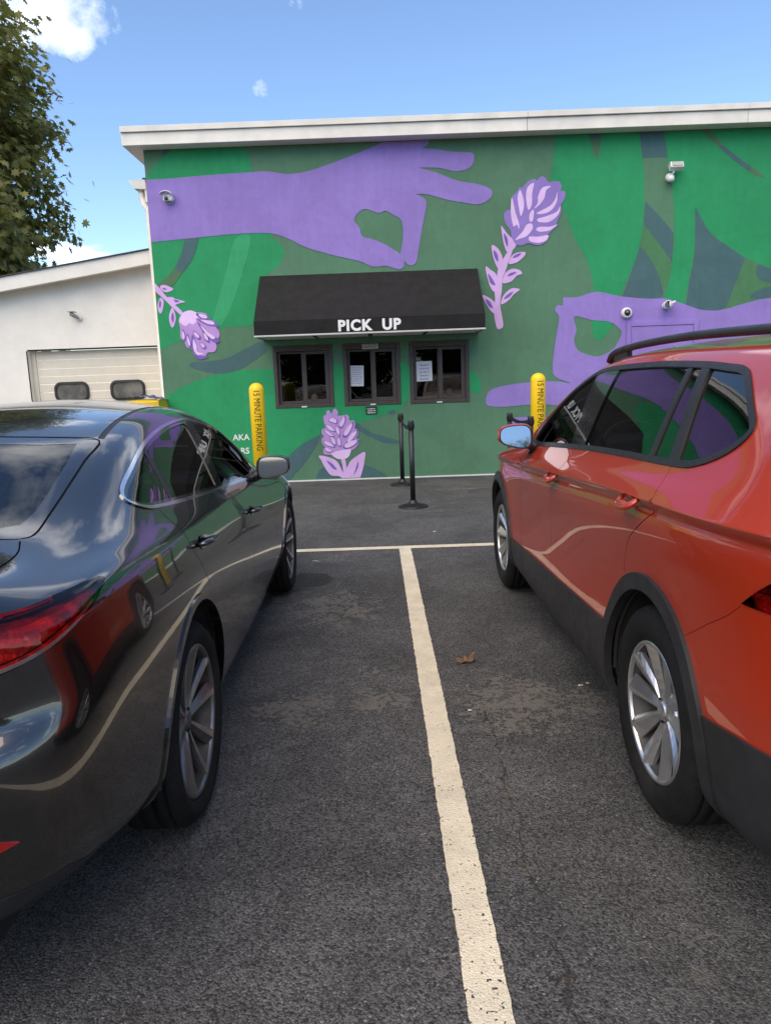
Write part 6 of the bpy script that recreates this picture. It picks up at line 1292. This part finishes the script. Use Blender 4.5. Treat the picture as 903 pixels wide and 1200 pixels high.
SED = dict(name='parked_sedan', net=SEDAN, sideu=(3.6, 14.4), vside=10.3, wheels=((.03, .342), (2.845, .342)), arch=.412, arch2=.436, wheel_y=.79,
  tyre_r=.342, rim_r=.252, spokes=5, ridge=.45, gap0=.012, gap1=.066, w0=.010, w1=.032, twist=.006, barrel_mat=M_BARREL, rim_mat=RIM_DARK, face_mat=RIM_FACE,
  dlo=[(1.80,.955),(1.80,.955),(1.737,.961),(.86,1.020),(.253,1.060),(.10,1.072),(.02,1.082),(-.045,1.105),(-.067,1.130),(-.03,1.158),(.11,1.200),(.355,1.262),(.603,1.300),(.92,1.322),(1.242,1.318),(1.57,1.264),(1.788,1.160),(1.90,1.065),(1.95,.985),(1.95,.985)],
  inset=(.010, .021), dlo_trim='chrome', glass=GLASS_SIDE, lining=M_LINING,
  bars=[[(.232,1.04),(.262,1.04),(.405,1.32),(.375,1.32)], [(.86,1.00),(.985,1.00),(1.25,1.34),(1.10,1.34)]],
  low=[(-1.3,.445),(-.98,.44),(-.86,.425),(-.74,.375),(-.60,.28),(-.5,.10),(0,.02),(4,.02)], gaps=[[(.085,1.071),(.088,1.03),(.106,.972),(.15,.91),(.2,.852),(.26,.76)], [(.945,1.012),(1.04,.965),(1.125,.917),(1.23,.855),(1.285,.79),(1.275,.66),(1.24,.50),(1.225,.36),(1.23,.26)], [(1.86,.955),(1.97,.90),(2.09,.80),(2.13,.6),(2.09,.4),(2.05,.27)]],
  uvgaps=[([(5.22,12),(5.27,10.5),(5.41,9.5),(5.47,9.1),(5.62,8.90),(6.1,9.11),(6.59,9.28),(7.1,9.41),(7.56,9.50),(7.47,10.25),(7.39,10.87),(7.33,12)], .009, 'gap'), ([(5.42,8.95),(5.01,8.60),(4.35,8.45),(3.5,8.42),(2.85,8.2),(2.5,7.6),(2.35,6.8)], .005, 'gap'), ([(7.60,9.5),(8.2,9.64),(9.0,9.80),(9.8,9.72),(10.4,9.5)], .022, 'moulding'), ([(12.1,8.9),(13,8.6),(14,8.2),(14.7,7.6)], .005, 'gap')],
  uv=[('taillight_top', [(3.09,6.63),(3.98,6.56),(4.60,6.37),(4.96,6.19),(4.97,6.08),(4.5,6.10),(3.97,6.12),(3.12,6.1),(2.2,6.1),(1.35,6.05),(1.35,6.35),(2.2,6.58)]),
      ('taillight_clear', [(4.20,5.56),(3.97,5.47),(3.51,5.35),(3.12,5.26),(2.82,5.18),(2.0,5.05),(1.35,5.08),(1.35,5.15),(2.0,5.12),(2.82,5.26),(3.12,5.34),(3.51,5.43),(3.97,5.54)]),
      ('taillight', [(3.09,6.63),(3.98,6.56),(4.96,6.19),(4.96,5.98),(4.75,5.80),(4.52,5.64),(3.97,5.45),(3.51,5.33),(3.12,5.24),(2.82,5.15),(2.0,5.0),(1.3,5.05),(1.3,6.35),(2.2,6.60)]),
      ('reflector', [(1.9,2.10),(2.6,2.14),(2.93,1.97),(2.6,1.9),(1.9,1.9)]),
      ('backlight', [(7.40,9.80),(7.0,9.66),(6.59,9.54),(6.1,9.38),(5.82,9.35),(5.68,9.6),(5.5,10.6),(5.46,12.01),(7.15,12.01),(7.20,10.9),(7.28,10.25)]),
      ('backlight_band', [(7.57,9.49),(7.1,9.40),(6.59,9.27),(6.1,9.1),(5.62,8.89),(5.46,9.1),(5.40,9.5),(5.26,10.5),(5.2,12.01),(7.33,12.01),(7.39,10.87),(7.47,10.25)]),
      ('headlight', [(14.0,6.2),(14.6,6.4),(15.4,6.3),(16.0,6.0),(15.9,5.1),(15.2,4.9),(14.5,5.2),(13.9,5.7)]),
      ('grille', [(16.0,5.9),(17.01,6.0),(17.01,2.6),(16.2,2.6),(15.95,4.0)])],
  smooth_uv=('taillight', 'headlight'),
  topreg=[('windshield', [(1.50,.0),(1.52,.3),(1.57,.48),(1.66,.575),(2.0,.65),(2.30,.715),(2.42,.6),(2.50,.3),(2.52,0)], (9, 12), (9.5, 13.2))],
  panels=[('front_door', [(.945,1.012),(1.04,.965),(1.125,.917),(1.23,.855),(1.285,.79),(1.275,.66),(1.24,.50),(1.225,.36),(1.23,.20),(2.05,.22),(2.09,.4),(2.13,.6),(2.09,.80),(1.97,.90),(1.86,.955)]), ('rear_door', [(.085,1.071),(.106,.972),(.2,.852),(.26,.76),(.46,.42),(.50,.20),(1.23,.20),(1.225,.36),(1.24,.50),(1.275,.66),(1.285,.79),(1.23,.855),(1.125,.917),(1.04,.965),(.945,1.012)])],
  uvpanels=[('rear_bumper', [(-.1,-.2),(5.85,-.2),(5.75,2.7),(4.9,3.6),(4.5,4.4),(4.2,5.3),(3.0,5.1),(2.0,4.95),(1.3,4.9),(-.1,4.6)]), ('trunk_lid', [(-.1,4.6),(1.3,4.9),(1.33,6.4),(2.35,6.7),(2.5,7.6),(2.85,8.2),(3.5,8.42),(4.35,8.45),(5.01,8.60),(5.42,8.95),(5.2,12.1),(-.1,12.1)]), ('front_bumper', [(14.9,-.2),(17.1,-.2),(17.1,6.2),(16.0,6.1),(15.9,5.0),(14.9,4.9)]), ('hood', [(12.1,8.9),(13,8.6),(14,8.2),(14.7,7.6),(16.0,6.4),(17.1,6.2),(17.1,12.1),(12.6,12.1)])],
  order=['hole', 'arch_front', 'arch_rear', 'bar0', 'bar1', 'bar2', 'glass', 'pillar', 'chrome', 'taillight_top', 'taillight_clear', 'taillight', 'reflector', 'low', 'gap', 'backlight', 'backlight_band', 'windshield', 'moulding', 'headlight', 'grille', 'front_door', 'rear_door', 'rear_bumper', 'trunk_lid', 'front_bumper', 'hood'],
  parts=[('body', 'body_shell', PAINT_GREY, 0, 0, True), ('front_door', 'front_door', PAINT_GREY, 0, .012, False), ('rear_door', 'rear_door', PAINT_GREY, 0, .012, False), ('rear_bumper', 'rear_bumper', PAINT_GREY, 0, .02, True), ('trunk_lid', 'trunk_lid', PAINT_GREY, .001, .012, True), ('front_bumper', 'front_bumper', PAINT_GREY, 0, .02, True), ('hood', 'hood', PAINT_GREY, .001, .012, True),
    ('arch_front', 'wheel_arch_lip', PAINT_GREY, .006, .03, False), ('arch_rear', 'wheel_arch_lip', PAINT_GREY, .006, .03, False), ('pillar', 'window_frame', M_GLOSSBLACK, .001, .012, False), ('bar0', 'window_pillar', M_PLASTIC, .0, .012, False), ('bar1', 'window_pillar', M_GLOSSBLACK, .0, .012, False), ('chrome', 'chrome_window_trim', M_CHROME, .005, .012, False), ('taillight', 'taillight', LENS_RED, .002, .02, False), ('taillight_top', 'taillight_upper_lens', LENS_DARK, .004, .01, False), ('taillight_clear', 'taillight_clear_strip', LENS_CLEAR, .004, .01, False), ('reflector', 'rear_reflector', REFLEX, .003, .01, False),
    ('backlight', 'rear_window', GLASS_FRONT, -.002, 0, True), ('backlight_band', 'rear_window_border', M_GLOSSBLACK, -.001, .01, True), ('windshield', 'windshield', GLASS_FRONT, -.002, 0, True), ('moulding', 'roof_moulding', M_PLASTIC, -.002, .01, False), ('headlight', 'headlight', LENS_HEAD, .002, .01, False), ('grille', 'grille', M_PLASTIC, -.01, .01, True), ('low', 'lower_valance', M_CLAD, .002, .01, True), ('gap', 'panel_seam', M_GAP, -.006, 0, False)],
  tail_in=TAIL_IN, floor=(-.98, 3.5), handles=((.30, .902), (1.42, .825)), handle_mat=PAINT_GREY, cup_mat=M_GLOSSBLACK, mirror=(1.79, .957, 1.012), mirror_size=(.092, .062, 1.0), mirror_mat=PAINT_GREY, mirror_root=(.84, .94),
  mirror_tilt=.05, seat_z=.45, rear_drop=.13, seat_x=(1.42, .55), seat_mat=M_CLOTH, dash=(2.05, .86), inner_mirror=1.20)
SUVS = dict(name='parked_suv', net=SUV, sideu=(3.6, 14.4), vside=12.2, wheels=((0., .355), (2.79, .355)), arch=.405, arch2=.462, wheel_y=.79,
  tyre_r=.352, rim_r=.228, spokes=5, ridge=.18, gap0=.014, gap1=.064, w0=.014, w1=.045, twist=.004, barrel_mat=plain('shaded_alloy_barrel', (.07, .068, .066), .55, .2, 12, metal=.5), rim_mat=RIM_SILVER, face_mat=RIM_SILVER,
  dlo=[(1.99,1.068),(1.99,1.068),(1.045,1.131),(.5,1.157),(-.048,1.175),(-.20,1.193),(-.32,1.232),(-.390,1.278),(-.40,1.32),(-.335,1.37),(-.235,1.44),(-.17,1.468),(-.06,1.478),(.123,1.489),(.514,1.498),(1.04,1.490),(1.25,1.472),(1.361,1.448),(1.6,1.367),(1.844,1.227),(1.95,1.14)],
  inset=(0, .020), dlo_trim='pillar', glass=GLASS_SIDE, lining=M_LINING,
  bars=[[(.94,1.10),(1.135,1.10),(1.245,1.52),(.92,1.52)], [(.138,1.13),(.172,1.13),(.222,1.52),(.188,1.52)], [(-.082,1.13),(-.022,1.13),(.13,1.52),(.07,1.52)]],
  low=[(-1.1,.60),(-.71,.572),(-.58,.560),(-.40,.537),(.45,.525),(1.23,.491),(2.3,.452),(3.2,.47),(3.7,.50)],
  gaps=[[(1.045,1.131),(1.10,1.06),(1.18,1.00),(1.29,.93),(1.348,.86),(1.357,.70),(1.35,.56),(1.34,.49)], [(-.031,1.173),(-.045,1.11),(-.052,1.063),(.0,1.02),(.09,.968),(.20,.895),(.247,.80),(.25,.77)], [(1.99,1.066),(2.06,1.0),(2.10,.85),(2.09,.6),(2.04,.46)]],
  uvgaps=[([(5.66,3.52),(5.22,3.97),(4.89,4.24),(4.66,4.47)], .0018, 'gap'), ([(2.6,11.4),(2.7,9.5),(2.75,8.0),(2.7,6.2)], .005, 'gap'), ([(12.0,10.6),(13,10.3),(14,9.9),(14.8,9.3)], .005, 'gap')],
  uv=[('taillight_top', [(4.40,4.75),(4.23,4.91),(3.6,5.28),(3.0,5.57),(2.2,5.88),(2.2,5.45),(3.0,5.15),(3.7,4.92),(4.15,4.77)]), ('taillight', [(4.64,4.51),(4.42,4.75),(4.23,4.93),(3.6,5.3),(3.0,5.6),(2.2,5.9),(2.2,4.75),(3.0,4.56),(4.18,4.53)]),
      ('backlight', [(-.01,8.6),(2.2,8.7),(2.45,9.2),(2.5,10.9),(2.2,11.15),(-.01,11.2)]),
      ('headlight', [(13.9,8.0),(14.4,8.2),(15.3,8.0),(16.0,7.4),(15.9,6.0),(15.3,5.6),(14.6,6.2),(13.9,7.2)]), ('grille', [(15.95,7.2),(17.01,7.4),(17.01,4.6),(15.95,5.0)])],
  smooth_uv=('headlight',),
  topreg=[('windshield', [(1.27,.0),(1.29,.30),(1.34,.52),(1.43,.60),(1.9,.68),(2.27,.735),(2.37,.5),(2.43,.25),(2.45,0)], (11, 14), (8.5, 13))],
  panels=[('front_door', [(1.045,1.131),(1.10,1.06),(1.18,1.00),(1.29,.93),(1.348,.86),(1.357,.70),(1.35,.56),(1.34,.30),(2.0,.30),(2.04,.46),(2.09,.6),(2.10,.85),(2.06,1.0),(1.99,1.066)]), ('rear_door', [(-.031,1.173),(-.052,1.063),(.0,1.02),(.09,.968),(.20,.895),(.247,.80),(.38,.62),(.45,.30),(1.34,.30),(1.35,.56),(1.357,.70),(1.348,.86),(1.29,.93),(1.18,1.00),(1.10,1.06),(1.045,1.131)])],
  uvpanels=[('rear_bumper', [(-.1,-.2),(5.9,-.2),(5.72,3.46),(5.22,3.97),(4.89,4.24),(4.64,4.5),(3.0,4.55),(2.2,4.7),(-.1,3.6)]), ('tailgate', [(-.1,3.6),(2.2,4.7),(2.2,5.9),(2.72,6.2),(2.76,8.0),(2.71,9.5),(2.62,11.4),(2.5,12.3),(-.1,12.6)]), ('front_bumper', [(14.9,-.2),(17.1,-.2),(17.1,7.5),(15.9,7.5),(15.8,5.8),(14.9,5.6)]), ('hood', [(12.0,10.6),(13,10.3),(14,9.9),(14.8,9.3),(15.9,7.5),(17.1,7.5),(17.1,14.1),(12.5,14.1)])],
  order=['hole', 'arch_front', 'arch_rear', 'bar0', 'bar1', 'bar2', 'glass', 'pillar', 'taillight_top', 'taillight', 'backlight', 'windshield', 'headlight', 'grille', 'low', 'gap', 'front_door', 'rear_door', 'rear_bumper', 'tailgate', 'front_bumper', 'hood'],
  parts=[('body', 'body_shell', PAINT_ORANGE, 0, 0, True), ('front_door', 'front_door', PAINT_ORANGE, 0, .012, False), ('rear_door', 'rear_door', PAINT_ORANGE, 0, .012, False), ('rear_bumper', 'rear_bumper', PAINT_ORANGE, 0, .02, True), ('tailgate', 'tailgate', PAINT_ORANGE, .001, .012, True), ('front_bumper', 'front_bumper', PAINT_ORANGE, 0, .02, True), ('hood', 'hood', PAINT_ORANGE, .001, .012, True),
    ('arch_front', 'wheel_arch_cladding', M_CLAD, .014, .03, False), ('arch_rear', 'wheel_arch_cladding', M_CLAD, .014, .03, False), ('low', 'sill_cladding', M_CLAD, .008, .02, True), ('pillar', 'window_frame', M_PLASTIC, .005, .014, False), ('bar0', 'window_pillar', M_GLOSSBLACK, .003, .014, False), ('bar1', 'window_pillar', M_PLASTIC, .002, .014, False), ('bar2', 'window_pillar', M_PLASTIC, .004, .014, False), ('taillight', 'taillight', LENS_RED, .003, .03, False), ('taillight_top', 'taillight_upper_lens', LENS_DARK, .005, .01, False),
    ('backlight', 'rear_window', GLASS_SIDE, .002, .0, True), ('windshield', 'windshield', GLASS_FRONT, -.002, 0, True), ('headlight', 'headlight', LENS_HEAD, .002, .01, False), ('grille', 'grille', M_GLOSSBLACK, -.01, .01, True), ('gap', 'panel_seam', M_GAP, -.007, 0, False)],
  tail_in=TAIL_IN, floor=(-.90, 3.45), handles=((.155, 1.045), (1.26, .985)), handle_mat=PAINT_ORANGE, cup_mat=PAINT_ORANGE, mirror=(1.80, .992, 1.138), mirror_size=(.092, .066, 1.0), mirror_mat=PAINT_ORANGE, mirror_root=(.86, 1.05),
  mirror_tilt=.14, seat_z=.62, rear_drop=.05, seat_x=(1.42, .50), seat_mat=M_CLOTH2, dash=(2.0, 1.0), inner_mirror=1.40)
# the suv net carries two extra rows for its hard crease: shift the rows named above it
fv = lambda v: v if v <= 6 else (6+(v-6)*3 if v < 7 else v+2)
SUVS['uv'] = [(n, [(u, fv(v)) for u, v in p]) for n, p in SUVS['uv']]
SUVS['uvgaps'] = [([(u, fv(v)) for u, v in p], w, n) for p, w, n in SUVS['uvgaps']]
SUVS['uvpanels'] = [(n, [(u, fv(v)) for u, v in p]) for n, p in SUVS['uvpanels']]
SUVS['vside'] += 2
SUVS['topreg'] = [(n, p, (13, 16), ur) for n, p, vr, ur in SUVS['topreg']]
sedan, S_SED, P_SED = build_car(SED, (-1.572, 2.356, 0), .0155, 'dark grey sedan with chrome window trim parked beside an orange suv', 'car')
suv, S_SUV, P_SUV = build_car(SUVS, (1.735, 2.348, 0), .0229, 'burnt orange suv with roof rails and black wheel arch cladding', 'car')
for s in (1, -1):                                   # roof rails stand on the suv's roof
    pts = crom([(1.40, .60, 1.520), (1.34, .605, 1.548), (1.20, .608, 1.566), (.9, .61, 1.580), (.45, .61, 1.586), (0., .605, 1.578), (-.25, .60, 1.568), (-.42, .595, 1.545), (-.47, .59, 1.52)], 5, False)
    t = MB(); t.tube([(p[0], s*p[1], p[2]) for p in pts], .016, 12, sx=1.25); rl = t.obj('roof_rail', M_CLAD, suv)
    for x, z in ((1.22, 1.545), (-.20, 1.545)):
        t = MB(); t.box((x-.09, s*.60-.014, z-.035), (x+.09, s*.60+.014, z+.022), .008); t.obj('rail_foot', M_PLASTIC, rl)
